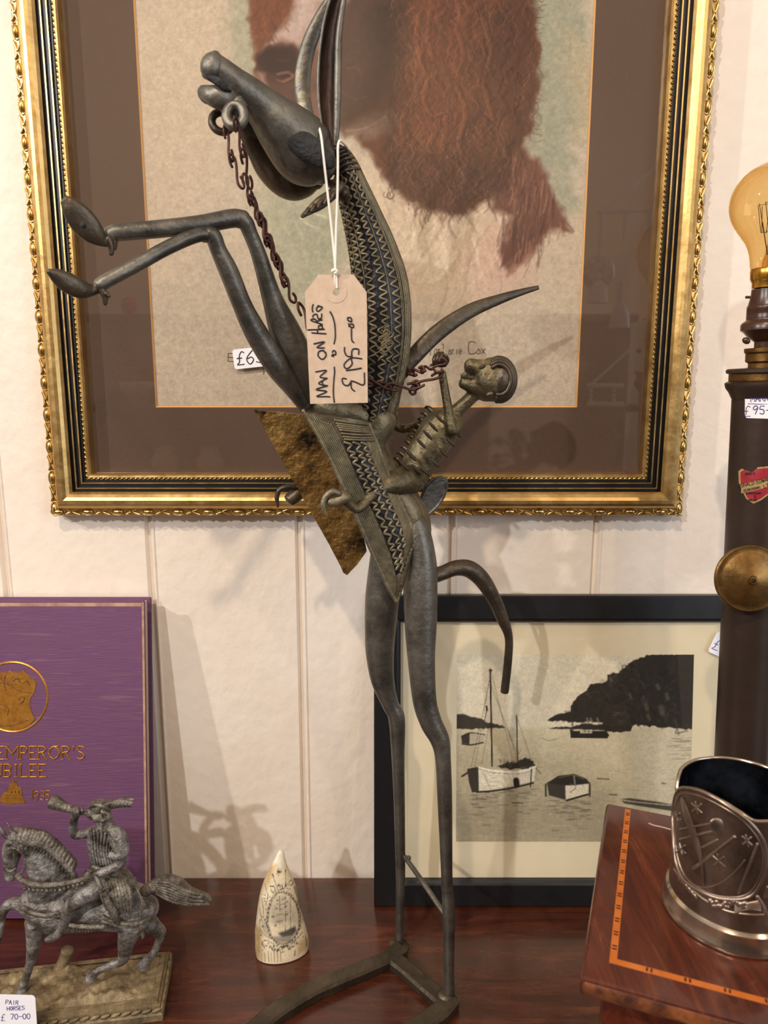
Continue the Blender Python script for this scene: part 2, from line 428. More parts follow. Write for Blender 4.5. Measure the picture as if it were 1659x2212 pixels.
# ================================================================== SETTING
WALL_Y = 0.743
M_wall = mat('cream_paint', (230, 216, 200), (236, 224, 209), scale=9, rough=0.5, bump=0.6, bscale=75, stretch=(1, 1, 0.8))
M_back = mat('far_wall_paint', (214, 196, 172), rough=0.8)
M_floor = mat('floor_boards', (80, 52, 34), (104, 68, 44), scale=6, rough=0.5, stretch=(1, 8, 1))
def wood(name, c1, c2, c3, scale, stretch, rough=0.25, coat=0.4, dist=1.5, bump=0.05):
    return mat(name, c1, c2, c3, scale=scale, rough=rough, rough2=rough + 0.12, stretch=stretch, coat=coat, dist=dist, bump=bump, bscale=scale * 12, pos=(0.36, 0.56))
M_table = wood('table_mahogany', (54, 24, 15), (76, 36, 22), (98, 49, 29), 7.0, (1.0, 8, 9), rough=0.2, coat=0.25)

# panelled wall: flat boards with a bead groove between them
mb = MB(); gx = [P(x, 1130, WALL_Y)[0] for x in (3, 322, 647, 976, 1292)]
st = (gx[4] - gx[0]) / 4; edges = sorted([gx[0] - st * k for k in range(1, 9)] + gx + [gx[4] + st * k for k in range(1, 9)])
zb, zt = -0.85, 1.85
prof = []
for a, b in zip(edges[:-1], edges[1:]):
    prof += [(a + 0.0052, 0.0), (b - 0.0052, 0.0), (b - 0.0042, 0.0012), (b - 0.003, 0.0052), (b - 0.0008, 0.0052), (b + 0.0006, 0.0036), (b + 0.0022, 0.0002), (b + 0.0036, -0.0012), (b + 0.0047, -0.0008)]
V = []; 
for x, d in prof: V += [(x, WALL_Y + d, zb), (x, WALL_Y + d, zt)]
mb.add(V, [(2 * i, 2 * i + 2, 2 * i + 3, 2 * i + 1) for i in range(len(prof) - 1)])
x0, x1 = prof[0][0], prof[-1][0]
mb.add([(x0, WALL_Y + .05, zb), (x1, WALL_Y + .05, zb), (x1, WALL_Y + .05, zt), (x0, WALL_Y + .05, zt)], [(0, 3, 2, 1)])
mb.build('wall_front', M_wall, kind='structure', smooth=False)
pl = Plane((-2.2, -2.3, -0.85), (1, 0, 0), (0, 0, 1)); mb = MB(); mb.box(pl, 0, 4.4, 0, 3.4, -0.05, 0); mb.build('wall_back', M_back, kind='structure', smooth=False)
pl = Plane((-2.2, -2.3, -0.85), (1, 0, 0), (0, 1, 0)); mb = MB(); mb.box(pl, 0, 4.4, 0, 3.1, -0.05, 0); mb.build('floor', M_floor, kind='structure', smooth=False)

# table with the mahogany top everything stands on
tb = thing('side_table', (0.0, 0.5, -0.85), 'dark red-brown polished mahogany table top under all the antiques', 'table')
pl = Plane((-0.85, 0.13, 0), (1, 0, 0), (0, 1, 0)); mb = MB(); mb.box(pl, 0, 1.7, 0, WALL_Y - 0.1335, -0.028, 0, bev=0.004); mb.build('table_top', M_table, tb, sharp=40)
pl2 = Plane((-0.8, 0.2, -0.028), (1, 0, 0), (0, 1, 0)); mb = MB(); mb.box(pl2, 0, 1.6, 0, 0.5, -0.1, -0.0002); mb.build('apron', M_table, tb, smooth=False)
for a in (0.03, 1.53):
    for b in (0.03, 0.43):
        mb = MB(); mb.box(pl2, a, a + 0.04, b, b + 0.04, -0.822, -0.1003, bev=0.004); mb.build('leg', M_table, tb, sharp=40)

# ================================================================== GOLD FRAME WITH THE DOG PASTEL
M_gold = mat('gilt', (186, 148, 88), (212, 178, 116), scale=60, rough=0.3, rough2=0.42, metal=0.92, bump=0.12, bscale=120, stretch=(1, 1, 1))
M_goldorn = mat('gilt_ornament', (204, 170, 98), (228, 198, 130), scale=90, rough=0.22, metal=0.95)
M_black = mat('black_line', (20, 16, 12), rough=0.4)
M_glass = pane_mat('picture_glass')
M_mat = mat('brown_mount', (86, 66, 52), (92, 71, 56), scale=300, rough=0.85)
M_bevel = mat('mount_bevel', (214, 160, 96), rough=0.7)
M_paint = mat('pigment', (255, 255, 255), rough=0.85, attr='paint', spec=0.25)
M_sticker = mat('white_label', (236, 234, 238), rough=0.6)
M_ink = mat('black_ink', (26, 26, 34), rough=0.5)
M_blueink = mat('blue_ink', (70, 66, 130), rough=0.5)
M_pencil = mat('pencil', (92, 82, 70), rough=0.7)

fl, fr = P(101, 1113, 0.715)[0], P(1482, 1117, 0.715)[0]; fb = P(800, 1117, 0.72)[2]; ft = fb + 0.80
G = Plane((fl, WALL_Y - 0.001, fb), (1, 0, 0), (0, 0, 1)); GW, GH = fr - fl, ft - fb
pic = thing('dog_picture', (fl + GW / 2, WALL_Y - 0.001, fb), 'large gold framed pastel of a brown and white spaniel on the wall', 'picture')
prof = [(0, 0.0), (0, .0125), (.0012, .0165), (.0022, .0172), (.0078, .0185), (.0082, .0215), (.0092, .0225), (.0098, .0245), (.0118, .0272), (.0145, .0284), (.0175, .0284), (.0205, .0272), (.0232, .0252), (.0252, .0226),
        (.0256, .019), (.0276, .019), (.0279, .0206), (.0292, .0206), (.0295, .0178), (.0325, .0178), (.0328, .0192), (.0341, .0192), (.0344, .0165), (.0364, .0165), (.0366, .015), (.0388, .015), (.039, .017), (.0405, .0168), (.0418, .0148), (.0418, .003)]
pm = [0] * 13 + [1, 1, 0, 0, 1, 1, 0, 0, 1, 1, 1, 0, 0, 0, 0, 0, 0]
mb = MB(); frame_sweep(mb, G, 0, GW, 0, GH, prof, pm); mb.build('frame', [M_gold, M_black], pic, smooth=False)
# carved outer moulding: ovals alternating with twisted leaves, and an inner rope bead
def along(mbx, a, b, d0, unit, fn):
    """a,b: (u,v) ends of a run"""
    a, b = np.array(a), np.array(b); L_ = np.linalg.norm(b - a); k = max(1, round(L_ / unit)); t = (b - a) / L_
    for i in range(k): fn(mbx, a + t * (L_ / k) * (i + 0.5), t, L_ / k, d0)
def uv3(uv, n): return G.at(uv[0], uv[1], n)
def orn(mbx, c, t, L_, d):
    tt = G.u * t[0] + G.v * t[1]; ss = np.cross(G.n, tt)
    blob(mbx, uv3(c - t * L_ * .25, d), tt * L_ * .185, ss * .0026, G.n * .0024, nu=10, nv=8)
    base = uv3(c - t * L_ * .25, d - .0006)          # little collar round the oval
    C = np.array([base + tt * L_ * .235 * math.cos(x) + ss * .0036 * math.sin(x) for x in np.linspace(0, 2 * PI, 16, endpoint=False)])
    tube(mbx, C, .0007, n=5, closed=True)
    for k in (-1, 1):
        q = [uv3(c + t * L_ * x, d - .0004) + ss * y * k for x, y in ((.02, .0026), (.12, .001), (.25, -.0006), (.38, -.0022), (.47, -.003))]
        tube(mbx, crom(q, 3), [.0011] * 13, [.0013] * 13, n=6)
mb = MB(); w_ = .0048
for a, b in (((0, w_), (GW, w_)), ((0, GH - w_), (GW, GH - w_)), ((w_, 0), (w_, GH)), ((GW - w_, 0), (GW - w_, GH))): along(mb, a, b, .0188, .0305, orn)
mb.build('carved_moulding', M_goldorn, pic)
def rope(mbx, c, t, L_, d):
    tt = G.u * t[0] + G.v * t[1]; ss = np.cross(G.n, tt)
    dr = nrm(tt + ss * 0.75)
    blob(mbx, uv3(c, d), dr * L_ * .52, np.cross(G.n, dr) * L_ * .26, G.n * .0011, nu=7, nv=5)
mb = MB(); w_ = .0377
for a, b in (((w_, w_), (GW - w_, w_)), ((w_, GH - w_), (GW - w_, GH - w_)), ((w_, w_), (w_, GH - w_)), ((GW - w_, w_), (GW - w_, GH - w_))): along(mb, a, b, .0155, .0046, rope)
mb.build('rope_bead', M_goldorn, pic)
# mount, gold bevel and paper
MU0, MU1 = G.hit(312, 440, .004)[0], G.hit(1267, 440, .004)[0]; MV0 = G.hit(800, 880, .004)[1]; MV1 = GH - 0.14
i_ = .040
def ring_rect(mbx, pl, o, i, n0, n1, m):
    a = [pl.at(o[0], o[2], n0), pl.at(o[1], o[2], n0), pl.at(o[1], o[3], n0), pl.at(o[0], o[3], n0)]
    b = [pl.at(i[0], i[2], n1), pl.at(i[1], i[2], n1), pl.at(i[1], i[3], n1), pl.at(i[0], i[3], n1)]
    mbx.add(a + b, [(k, (k + 1) % 4, 4 + (k + 1) % 4, 4 + k) for k in range(4)], m)
mb = MB(); O_ = (i_, GW - i_, i_, GH - i_); I_ = (MU0, MU1, MV0, MV1); e = .0014
ring_rect(mb, G, O_, I_, .0042, .0042, 0)
mb.build('mount', M_mat, pic, smooth=False)
mb = MB(); ring_rect(mb, G, (MU0, MU1, MV0, MV1), (MU0 + e, MU1 - e, MV0 + e, MV1 - e), .0042, .0028, 0); mb.build('gold_bevel', M_bevel, pic, smooth=False)
mb = MB(); mb.box(G, i_, GW - i_, i_, GH - i_, .0066, .0078); mb.build('glass', M_glass, pic, smooth=False)

# ---- the pastel itself
D = Canvas(240, -520, 1350, 900, 1.8, (188, 172, 150))
def soft(pts, c, a=1, s=14, rag=6, rs=14): D.poly(pts, c, a, s, rag, rs)
soft([(280, 0), (500, 0), (480, 300), (330, 600), (280, 600)], (192, 174, 150), .8, 60)
soft([(1130, -60), (1262, -60), (1268, 200), (1235, 320), (1238, 455), (1205, 470), (1150, 330), (1120, 100)], (147, 148, 126), .85, 20, 14, 18)
soft([(1210, 60), (1285, 90), (1285, 320), (1240, 300)], (176, 160, 130), .7, 20, 10)
soft([(505, -60), (580, -60), (570, 130), (545, 210), (505, 160), (490, 60)], (160, 156, 132), .85, 18, 10)
soft([(545, 250), (720, 330), (760, 500), (720, 690), (600, 640), (560, 480), (560, 380)], (158, 158, 132), .75, 34, 14, 22)
for q in D.rand_in([(1135, 0), (1262, 0), (1262, 300), (1205, 440), (1150, 300)], 90):
    c = (140, 143, 122) if rng.random() < .6 else (182, 166, 138)
    D.stroke([q, q + rng.normal(0, 16, 2), q + rng.normal(0, 24, 2)], rng.uniform(5, 14), c, rng.uniform(.15, .4), 1)
for q in D.rand_in([(500, 0), (570, 0), (560, 160), (505, 150)], 40) + D.rand_in([(560, 300), (720, 400), (720, 650), (610, 600)], 60):
    D.stroke([q, q + (-8, 22) + rng.normal(0, 8, 2)], rng.uniform(5, 12), (150, 150, 126) if rng.random() < .5 else (178, 170, 142), rng.uniform(.15, .35), 1)
# chest: sweeping cream hair
soft([(745, 330), (860, 400), (1010, 450), (1120, 470), (1120, 570), (1010, 660), (860, 660), (780, 560), (745, 440)], (206, 184, 156), .8, 36, 10)
soft([(1060, 470), (1150, 540), (1140, 620), (1030, 640), (1000, 560)], (190, 146, 130), .5, 34, 10)
for k in range(120):
    x = rng.uniform(760, 1090); y = rng.uniform(340, 560); L_ = rng.uniform(60, 190)
    c = [(222, 202, 174), (232, 214, 188), (178, 154, 128), (196, 170, 148), (160, 138, 116)][rng.integers(5)]
    D.stroke([(x, y), (x + L_ * .12, y + L_ * .35), (x + L_ * .10 + rng.normal(0, 8), y + L_ * .7), (x - L_ * .12, y + L_)], rng.uniform(3, 11), c, rng.uniform(.2, .5), .9)
# brown shoulder
soft([(1095, 300), (1165, 350), (1200, 420), (1236, 500), (1190, 500), (1150, 550), (1095, 590), (1082, 540), (1105, 470), (1060, 450)], (104, 66, 54), .95, 8, 6)
for k in range(70):
    x, y = rng.uniform(1085, 1180), rng.uniform(330, 540)
    c = [(78, 48, 40), (128, 80, 66), (92, 58, 48), (150, 112, 92)][rng.integers(4)]
    D.stroke([(x, y), (x + rng.uniform(-6, 6), y + 30), (x + rng.uniform(-16, 4), y + 62)], rng.uniform(3, 8), c, rng.uniform(.25, .6), .9)
for k in range(16):
    x = 1085 + k * 4; D.stroke([(x + 40, 400 + k * 6), (x + 20, 500), (x - 4, 580 - k * 4)], 5, (70, 46, 40), .5, .9)
D.stroke([(1190, 440), (1215, 470), (1240, 500)], 5, (110, 72, 74), .7, .8)
# head mass
soft([(548, -60), (541, 40), (552, 110), (552, 165), (574, 205), (620, 245), (690, 275), (770, 290), (830, 380), (870, 425), (930, 452), (1000, 466), (1062, 425), (1110, 345), (1142, 290), (1160, 190), (1165, 90), (1140, -60)], (104, 66, 46), 1, 7, 6)
soft([(690, -60), (850, -60), (840, 80), (820, 160), (790, 240), (750, 282), (700, 280), (660, 240), (690, 150), (735, 90)], (86, 66, 56), .95, 22, 6)
soft([(800, -60), (880, -60), (860, 90), (842, 140), (800, 150)], (70, 58, 50), .7, 24, 6)
# white blaze down the muzzle
soft([(640, -60), (760, -60), (740, 30), (712, 95), (660, 110), (610, 92), (566, 120), (580, 84), (632, 40)], (204, 176, 162), .95, 12, 5)
soft([(660, -20), (735, -30), (700, 40), (640, 84), (600, 84)], (222, 198, 184), .8, 14, 5)
soft([(541, -60), (640, -60), (628, 26), (590, 70), (556, 112), (545, 40)], (132, 80, 56), .95, 12, 6)
for k in range(24):
    x, y = rng.uniform(548, 625), rng.uniform(-40, 80); D.stroke([(x, y), (x - 6, y + 16), (x + 2, y + 30)], rng.uniform(3, 7), [(156, 98, 66), (96, 58, 44)][rng.integers(2)], .5, .9)
# nose and lips
soft([(556, 118), (585, 98), (632, 98), (648, 130), (640, 172), (604, 190), (572, 176), (554, 150)], (58, 40, 37), 1, 7, 3)
soft([(560, 150), (600, 168), (630, 176), (650, 150), (690, 160), (700, 230), (640, 226), (590, 196)], (96, 70, 62), .8, 12, 4)
D.stroke([(600, 160), (622, 156), (632, 166), (612, 176)], 9, (176, 126, 112), .8, .9)
D.stroke([(598, 172), (612, 177), (620, 170)], 5, (150, 98, 86), .8, .7)
D.stroke([(566, 146), (580, 152), (600, 152)], 7, (48, 34, 32), .8, .8); D.stroke([(630, 120), (640, 142), (628, 158)], 8, (58, 42, 38), .7, .9)
D.stroke([(600, 130), (622, 130)], 6, (150, 116, 104), .6, 1)
soft([(556, 155), (572, 158), (580, 186), (566, 188)], (186, 146, 132), .7, 5, 2)
soft([(690, 60), (725, 60), (716, 140), (668, 190), (660, 130)], (150, 112, 98), .55, 18, 4)
soft([(655, 205), (690, 190), (708, 262), (690, 276), (662, 250)], (160, 118, 106), .6, 12, 4)
soft([(740, 276), (800, 250), (872, 236), (880, 262), (810, 300), (770, 300)], (150, 126, 108), .75, 10, 4)
D.stroke([(745, 284), (790, 276), (835, 250)], 6, (188, 162, 142), .6, .9)
for pts in ([(734, 142), (752, 148), (768, 146), (782, 160)], [(736, 195), (752, 208), (775, 214), (800, 204)]): D.stroke(pts, 1.8, (168, 140, 116), .6, .6)
# the long curly ear: broad masses, then curls, then single hairs
ear = [(835, -60), (1145, -60), (1163, 80), (1160, 180), (1145, 260), (1112, 338), (1060, 420), (990, 455), (900, 440), (850, 390), (822, 330), (850, 250), (845, 120)]
for pts, c, a in (([(840, -60), (890, -60), (880, 120), (860, 240), (840, 300), (830, 200)], (70, 50, 42), .8), ([(880, -60), (1030, -60), (1020, 120), (1000, 260), (960, 340), (900, 330), (880, 200)], (112, 68, 48), .75),
        ([(1040, -60), (1130, -60), (1140, 120), (1110, 170), (1060, 160)], (80, 52, 42), .75), ([(1020, 160), (1100, 180), (1080, 300), (1020, 330)], (110, 68, 48), .6), ([(850, 330), (960, 350), (1080, 330), (1060, 410), (980, 450), (890, 430)], (78, 54, 44), .8),
        ([(1100, 180), (1155, 170), (1120, 320), (1075, 370), (1080, 280)], (92, 60, 47), .6), ([(905, 225), (970, 230), (975, 340), (930, 345), (900, 300)], (126, 76, 50), .6)):
    soft(pts, c, a, 30, 12, 20)
def curl(q, L_, am, wd, c, a, drift=0):
    ph = rng.uniform(0, 6); n = 8
    D.stroke([(q[0] + am * math.sin(ph + i * .95) + drift * i / n, q[1] + L_ * i / n, wd * (1 - .5 * i / n)) for i in range(n + 1)], wd, c, a, .9)
def tone(q):
    """local hair colour: warm on the lit locks, dark at the edges and tips"""
    x, y = q; k = .95 - .25 * (y > 330) - .22 * (x < 868) - .18 * (x > 1050) + .12 * (880 < x < 1010 and y < 330)
    return k
for q in D.rand_in(ear, 260):
    c = np.array([(138, 84, 54), (156, 94, 60), (90, 58, 44), (72, 48, 38), (118, 74, 52)][rng.integers(5)]) * tone(q) * (.86, .82, .86); curl(q - (0, 30), rng.uniform(50, 110), rng.uniform(4, 14), rng.uniform(7, 15), c, rng.uniform(.2, .45), rng.uniform(-14, 10))
for q in D.rand_in(ear, 620):
    c = np.array([(166, 102, 64), (184, 118, 76), (84, 54, 42), (62, 42, 36), (124, 78, 56), (148, 108, 84)][rng.integers(6)]) * tone(q) * (.92, .88, .92); curl(q - (0, 30), rng.uniform(30, 90), rng.uniform(3, 11), rng.uniform(2.6, 5), c, rng.uniform(.35, .75), rng.uniform(-12, 8))
for pts in ([(905, 130), (922, 170), (915, 215), (935, 250), (960, 245), (958, 300), (948, 330), (925, 322), (935, 290)], [(915, 90), (900, 140), (895, 200), (870, 250), (868, 310)], [(985, 60), (1000, 120), (985, 180), (1005, 240), (990, 310), (1010, 350)], [(1040, 40), (1060, 110), (1045, 180), (1065, 260)], [(905, 30), (898, 90), (912, 150), (900, 190)], [(930, 20), (922, 80), (935, 130)]):
    D.stroke(pts, 8, (150, 90, 56), .45, .9); D.stroke([(x + 8, y + 3) for x, y in pts], 5, (66, 42, 34), .5, .9); D.stroke([(x - 3, y) for x, y in pts], 2.4, (196, 128, 82), .5, .7)
for k in range(80):
    x = rng.uniform(835, 1110); y = 428 - abs(x - 960) * .28 + rng.uniform(-30, 16)
    D.stroke([(x, y), (x + 6, y + 12), (x - 2, y + 20), (x - 9, y + 14), (x - 6, y + 7)], rng.uniform(2, 4), [(78, 52, 42), (112, 74, 56), (58, 40, 34)][rng.integers(3)], .6, .8)
for k in range(120):                                                  # soft short hair of the cheek and crown
    q = D.rand_in([(700, -60), (845, -60), (835, 150), (790, 240), (740, 280), (690, 250), (700, 120)], 1)[0]
    D.stroke([q, q + (6, 14), q + (8, 34)], rng.uniform(3, 7), [(104, 80, 68), (72, 56, 48), (92, 66, 54), (120, 92, 78)][rng.integers(4)], rng.uniform(.15, .35), 1)
for k in range(60):
    x = 1148 + rng.uniform(-12, 8); y = rng.uniform(-40, 300); D.stroke([(x - 14, y), (x, y + 8), (x + rng.uniform(6, 22), y + rng.uniform(2, 22))], 2.2, (92, 60, 46), .45, .8)
soft([(548, -60), (541, 40), (556, 110), (575, 205), (690, 275), (770, 290), (830, 380), (870, 425), (930, 450), (1000, 462), (1062, 425), (1142, 290), (1160, 190), (1165, 90), (1140, -60)], (58, 42, 38), .22, 14, 8)
soft([(790, -60), (880, -60), (870, 120), (845, 200), (800, 262), (770, 250), (800, 150)], (50, 38, 34), .55, 26, 8)
soft([(560, 116), (600, 100), (640, 106), (645, 150), (610, 150), (575, 150)], (48, 34, 33), .6, 8, 3)
# the part of the drawing above the photograph's edge: crown, eyes and ear tops
soft([(546, -40), (552, -150), (610, -270), (720, -330), (850, -330), (960, -270), (1060, -220), (1120, -140), (1142, -40)], (98, 62, 46), 1, 8, 6)
soft([(1000, -240), (1080, -210), (1145, -60), (1140, 0), (1020, 0), (960, -120)], (104, 64, 46), .8, 20, 8); soft([(690, 0), (700, -120), (860, -180), (900, -100), (860, 0)], (84, 62, 52), .8, 24, 8)
soft([(640, 0), (650, -140), (690, -290), (740, -310), (735, -160), (742, 0)], (206, 180, 164), .9, 12, 5)
for x, y in ((612, -130), (800, -140)): D.stroke([(x - 22, y + 6), (x, y - 6), (x + 24, y + 4)], 30, (60, 40, 34), .9, .7); D.stroke([(x - 6, y), (x + 8, y + 1)], 20, (30, 20, 18), 1, .5); D.stroke([(x - 4, y - 5), (x - 2, y - 4)], 5, (220, 206, 196), .9, .6)
for q in D.rand_in([(1000, -240), (1120, -150), (1145, 0), (880, 0), (900, -160)], 160): curl(q, rng.uniform(40, 90), rng.uniform(3, 9), rng.uniform(3, 7), [(140, 86, 58), (78, 50, 40), (112, 70, 50)][rng.integers(3)], rng.uniform(.3, .6))
# last, crisp single hairs over ear, tips and shoulder
for q in D.rand_in([(838, 300), (1130, 250), (1090, 380), (1010, 462), (900, 448)], 240): curl(q - (0, 10), rng.uniform(24, 60), rng.uniform(3, 9), rng.uniform(2, 3.6), [(146, 104, 80), (46, 33, 30), (120, 80, 60), (64, 44, 38)][rng.integers(4)], rng.uniform(.4, .8), rng.uniform(-14, 10))
for q in D.rand_in([(850, -60), (1150, -60), (1160, 180), (1110, 300), (850, 300)], 260): curl(q - (0, 20), rng.uniform(30, 80), rng.uniform(3, 10), rng.uniform(1.8, 3.6), [(146, 104, 78), (46, 34, 31), (112, 76, 58), (64, 45, 40)][rng.integers(4)], rng.uniform(.35, .75), rng.uniform(-10, 8))
for q in D.rand_in([(1100, 320), (1165, 360), (1225, 490), (1150, 545), (1095, 580), (1085, 540)], 130): D.stroke([q - (0, 14), q + rng.normal(0, 2, 2), q + (rng.uniform(-10, 2), 26)], rng.uniform(2, 4), [(60, 40, 36), (138, 92, 78), (84, 54, 46), (160, 122, 100)][rng.integers(4)], rng.uniform(.35, .7), .8)
for k in range(60): x = rng.uniform(1150, 1166); y = rng.uniform(-50, 330) ; x -= max(0, y - 180) * .34; D.stroke([(x - 10, y), (x + 2, y + 4), (x + rng.uniform(8, 18), y + rng.uniform(-4, 14))], 1.9, (86, 58, 46), .6, .8)
for k in range(70): x = rng.uniform(545, 556); y = rng.uniform(-50, 100); D.stroke([(x + 8, y), (x - 2, y + 6), (x - rng.uniform(4, 12), y + 3)], 2, (120, 76, 56), .6, .8)
D.grain(.06, 3); D.grain(.04, 8)
painted_sheet('pastel_paper', G, MU0 - .004, MU1 + .004, MV0 - .004, MV1 + .004, .0024, 560, 700, D, M_paint, pic, label='pastel drawing of a spaniel head with a long curly brown ear')
# signature, pencil notes
def gp(n): return lambda x, y: (lambda uv: G.at(uv[0], uv[1], n))(G.hit(x, y, n))
mb = MB(); g3 = gp(.0027)
letter(mb, g3, 'M', 920, 767, 28, .0003, 0, .34, .1); letter(mb, g3, 'arj', 938, 765, 18, .00028, 0, .34, .12, curve=True)
letter(mb, g3, 'orie', 969, 765, 17, .00028, 0, .32, .12, curve=True); letter(mb, g3, 'C', 1012, 764, 26, .00035, 0, .62, curve=True); letter(mb, g3, 'ox', 1030, 764, 18, .0003, 0, .42, .14, curve=True)
mb.build('signature', M_pencil, pic); mb = MB(); letter(mb, g3, 'E', 492, 780, 17, .0003, -3, 1.2); mb.build('pencil_title', M_pencil, pic); mb = MB(); letter(mb, g3, '19', 564, 808, 18, .0003, -5, .45, .2)
mb.build('pencil_date', M_pencil, pic)
# price sticker on the glass
def sticker(name, place_pl, quad_px, n, txts, ink, label, cat='price label', r=.0004, th=.0004, rounded=.0025):
    """quad_px: centre px, size in px, rotation deg"""
    cx, cy, wp, hp, ang = quad_px; u, v = place_pl.hit(cx, cy, n); k = depth(place_pl.at(u, v, n)) / F_PX
    t = math.radians(ang); p2 = Plane(place_pl.at(u, v, n), place_pl.u * math.cos(t) + place_pl.v * math.sin(t), place_pl.v * math.cos(t) - place_pl.u * math.sin(t))
    th_ = thing(name, p2.at(0, 0, 0), label, cat); b = MB(); W2, H2 = wp * k / 2, hp * k / 2
    pts = []
    for sx_, sy_, a0 in ((1, 1, 0), (-1, 1, 90), (-1, -1, 180), (1, -1, 270)):
        for q in range(5): a = math.radians(a0 + 22.5 * q); pts.append(p2.at(sx_ * (W2 - rounded) + rounded * math.cos(a), sy_ * (H2 - rounded) + rounded * math.sin(a), th / 2))
    plate(b, pts, th, dirv=p2.n); b.build('label_card', M_sticker, th_, smooth=False)
    b = MB()
    for tx, x, y, h, cur, sl in txts: letter(b, lambda a, c: p2.at((a - cx) * k, (cy - c) * k, th + r * .25), tx, x, y, h, r, 0, .55, .22, curve=cur, slant=sl)
    b.build('handwriting', ink, th_)
    return th_, p2
sticker('price_sticker', G, (540, 773, 72, 42, 6), .0079, [('£65', 511, 785, 27, True, .1)], M_ink, 'small white £65 label stuck on the dog picture glass', r=.00055)
# ================================================================== BLACK FRAMED HARBOUR PHOTOGRAPH (leans on the wall)
M_bframe = mat('black_wood', (17, 17, 19), (23, 23, 25), scale=30, rough=0.38, bump=0.08, bscale=60)
M_card = mat('cream_mount', (222, 208, 174), (226, 212, 180), scale=30, rough=0.8)
bot = T(808, 1961); zt_ = 0.326; a_ = math.atan2(WALL_Y - 0.0135 - bot[1], zt_)
fl2 = bot[0]; B = Plane((fl2, bot[1], 0.0005), (1, 0, 0), (0, math.sin(a_), math.cos(a_)))
BH = B.hit(1200, 1287, 0)[1]; uR = B.hit(1497, 1600)[0] + (B.hit(985, 1600)[0] - B.hit(868, 1600)[0]) * 1.02; 
BI0 = B.hit(866, 1800)[0]; bw = BI0 * 0.985; BW = uR + bw
ph = thing('harbour_picture', tuple(B.at(BW / 2, 0, 0)), 'black framed black and white photograph of boats in a harbour, behind the bronze hind legs', 'picture')
prof = [(0, -.012), (0, -.0015), (.0015, 0), (bw - .004, 0), (bw - .002, -.001), (bw, -.003), (bw, -.009)]
mb = MB(); frame_sweep(mb, B, 0, BW, 0, BH, prof, [0] * 9)
ring_rect(mb, B, (0, BW, 0, BH), (BW * .49, BW * .51, BH * .49, BH * .51), -.012, -.012, 0)
mb.build('frame', M_bframe, ph, smooth=False)
mb = MB(); i_ = bw - .001
mb.box(B, i_, BW - i_, i_, BH - i_, -.0095, -.0085); mb.build('mount', M_card, ph, smooth=False)
H = Canvas(960, 1395, 1520, 1840, 1.25, (238, 230, 206))
H.poly([(960, 1572), (1520, 1572), (1520, 1840), (960, 1840)], (222, 212, 182), 1, 6)
H.poly([(960, 1600), (1240, 1620), (1330, 1700), (1400, 1840), (960, 1840)], (184, 174, 146), .75, 40)
H.poly([(960, 1720), (1300, 1720), (1330, 1840), (960, 1840)], (168, 158, 132), .7, 40)
H.poly([(1240, 1590), (1520, 1590), (1520, 1720), (1400, 1700)], (228, 218, 190), .6, 30)
for k in range(420):
    x, y = rng.uniform(970, 1510), rng.uniform(1582, 1835); L_ = rng.uniform(6, 34) * (0.5 + (y - 1580) / 260)
    H.stroke([(x, y), (x + L_, y + rng.uniform(-1, 1))], rng.uniform(1.2, 3.4), (128, 120, 100) if rng.random() < .5 else (244, 234, 206), rng.uniform(.08, .3), .9, False)
for k in range(60):
    x, y = rng.uniform(1440, 1505), rng.uniform(1590, 1640); H.stroke([(x, y), (x + 22, y)], 2.2, (96, 90, 76), .3, .9, False)
# headlands
H.poly([(980, 1541), (995, 1543), (1016, 1547), (1038, 1551), (1046, 1559), (1066, 1562), (1090, 1570), (1088, 1573), (980, 1575)], (66, 62, 54), 1, 1, 2, 5)
hill = [(1181, 1557), (1196, 1546), (1214, 1540), (1233, 1538), (1232, 1524), (1249, 1504), (1270, 1489), (1276, 1479), (1300, 1476), (1312, 1470), (1314, 1458), (1336, 1452), (1352, 1438), (1376, 1424), (1398, 1415), (1510, 1412), (1510, 1577), (1420, 1570), (1360, 1566), (1300, 1560), (1240, 1560)]
H.poly(hill, (50, 47, 41), 1, 1, 2.5, 6)
for q in H.rand_in(hill, 240):
    H.stroke([q, q + rng.normal(0, 7, 2), q + rng.normal(0, 10, 2)], rng.uniform(2, 8), [(34, 32, 29), (70, 66, 57), (92, 86, 74), (42, 40, 35)][rng.integers(4)], rng.uniform(.2, .55), .9)
for x, y, r in ((1428, 1528, 13), (1395, 1522, 10), (1420, 1480, 8), (1440, 1500, 9), (1318, 1464, 7), (1400, 1545, 8), (1360, 1500, 7)): H.stroke([(x, y), (x + 3, y + r)], r * 1.4, (116, 109, 94), .6, .8)
H.poly([(1460, 1420), (1510, 1414), (1510, 1560), (1470, 1560), (1450, 1500)], (38, 36, 34), .6, 10)
H.poly([(1308, 1521), (1349, 1521), (1358, 1545), (1366, 1570), (1340, 1582), (1300, 1572)], (58, 54, 47), 1, 1, 1.5, 4)
for k in range(26): x = rng.uniform(1312, 1358); y = rng.uniform(1524, 1575); H.stroke([(x, y), (x + 8, y)], 2.2, (112, 105, 90), .5, .8, False)
H.poly([(1184, 1573), (1210, 1570), (1236, 1570), (1262, 1562), (1300, 1566), (1366, 1570), (1362, 1580), (1330, 1582), (1280, 1576), (1200, 1575)], (54, 51, 44), 1, 1, 1.5, 4)
for x in (1268, 1276, 1290): H.stroke([(x, 1552), (x + 3, 1560)], 7, (140, 132, 114), .8, .8)
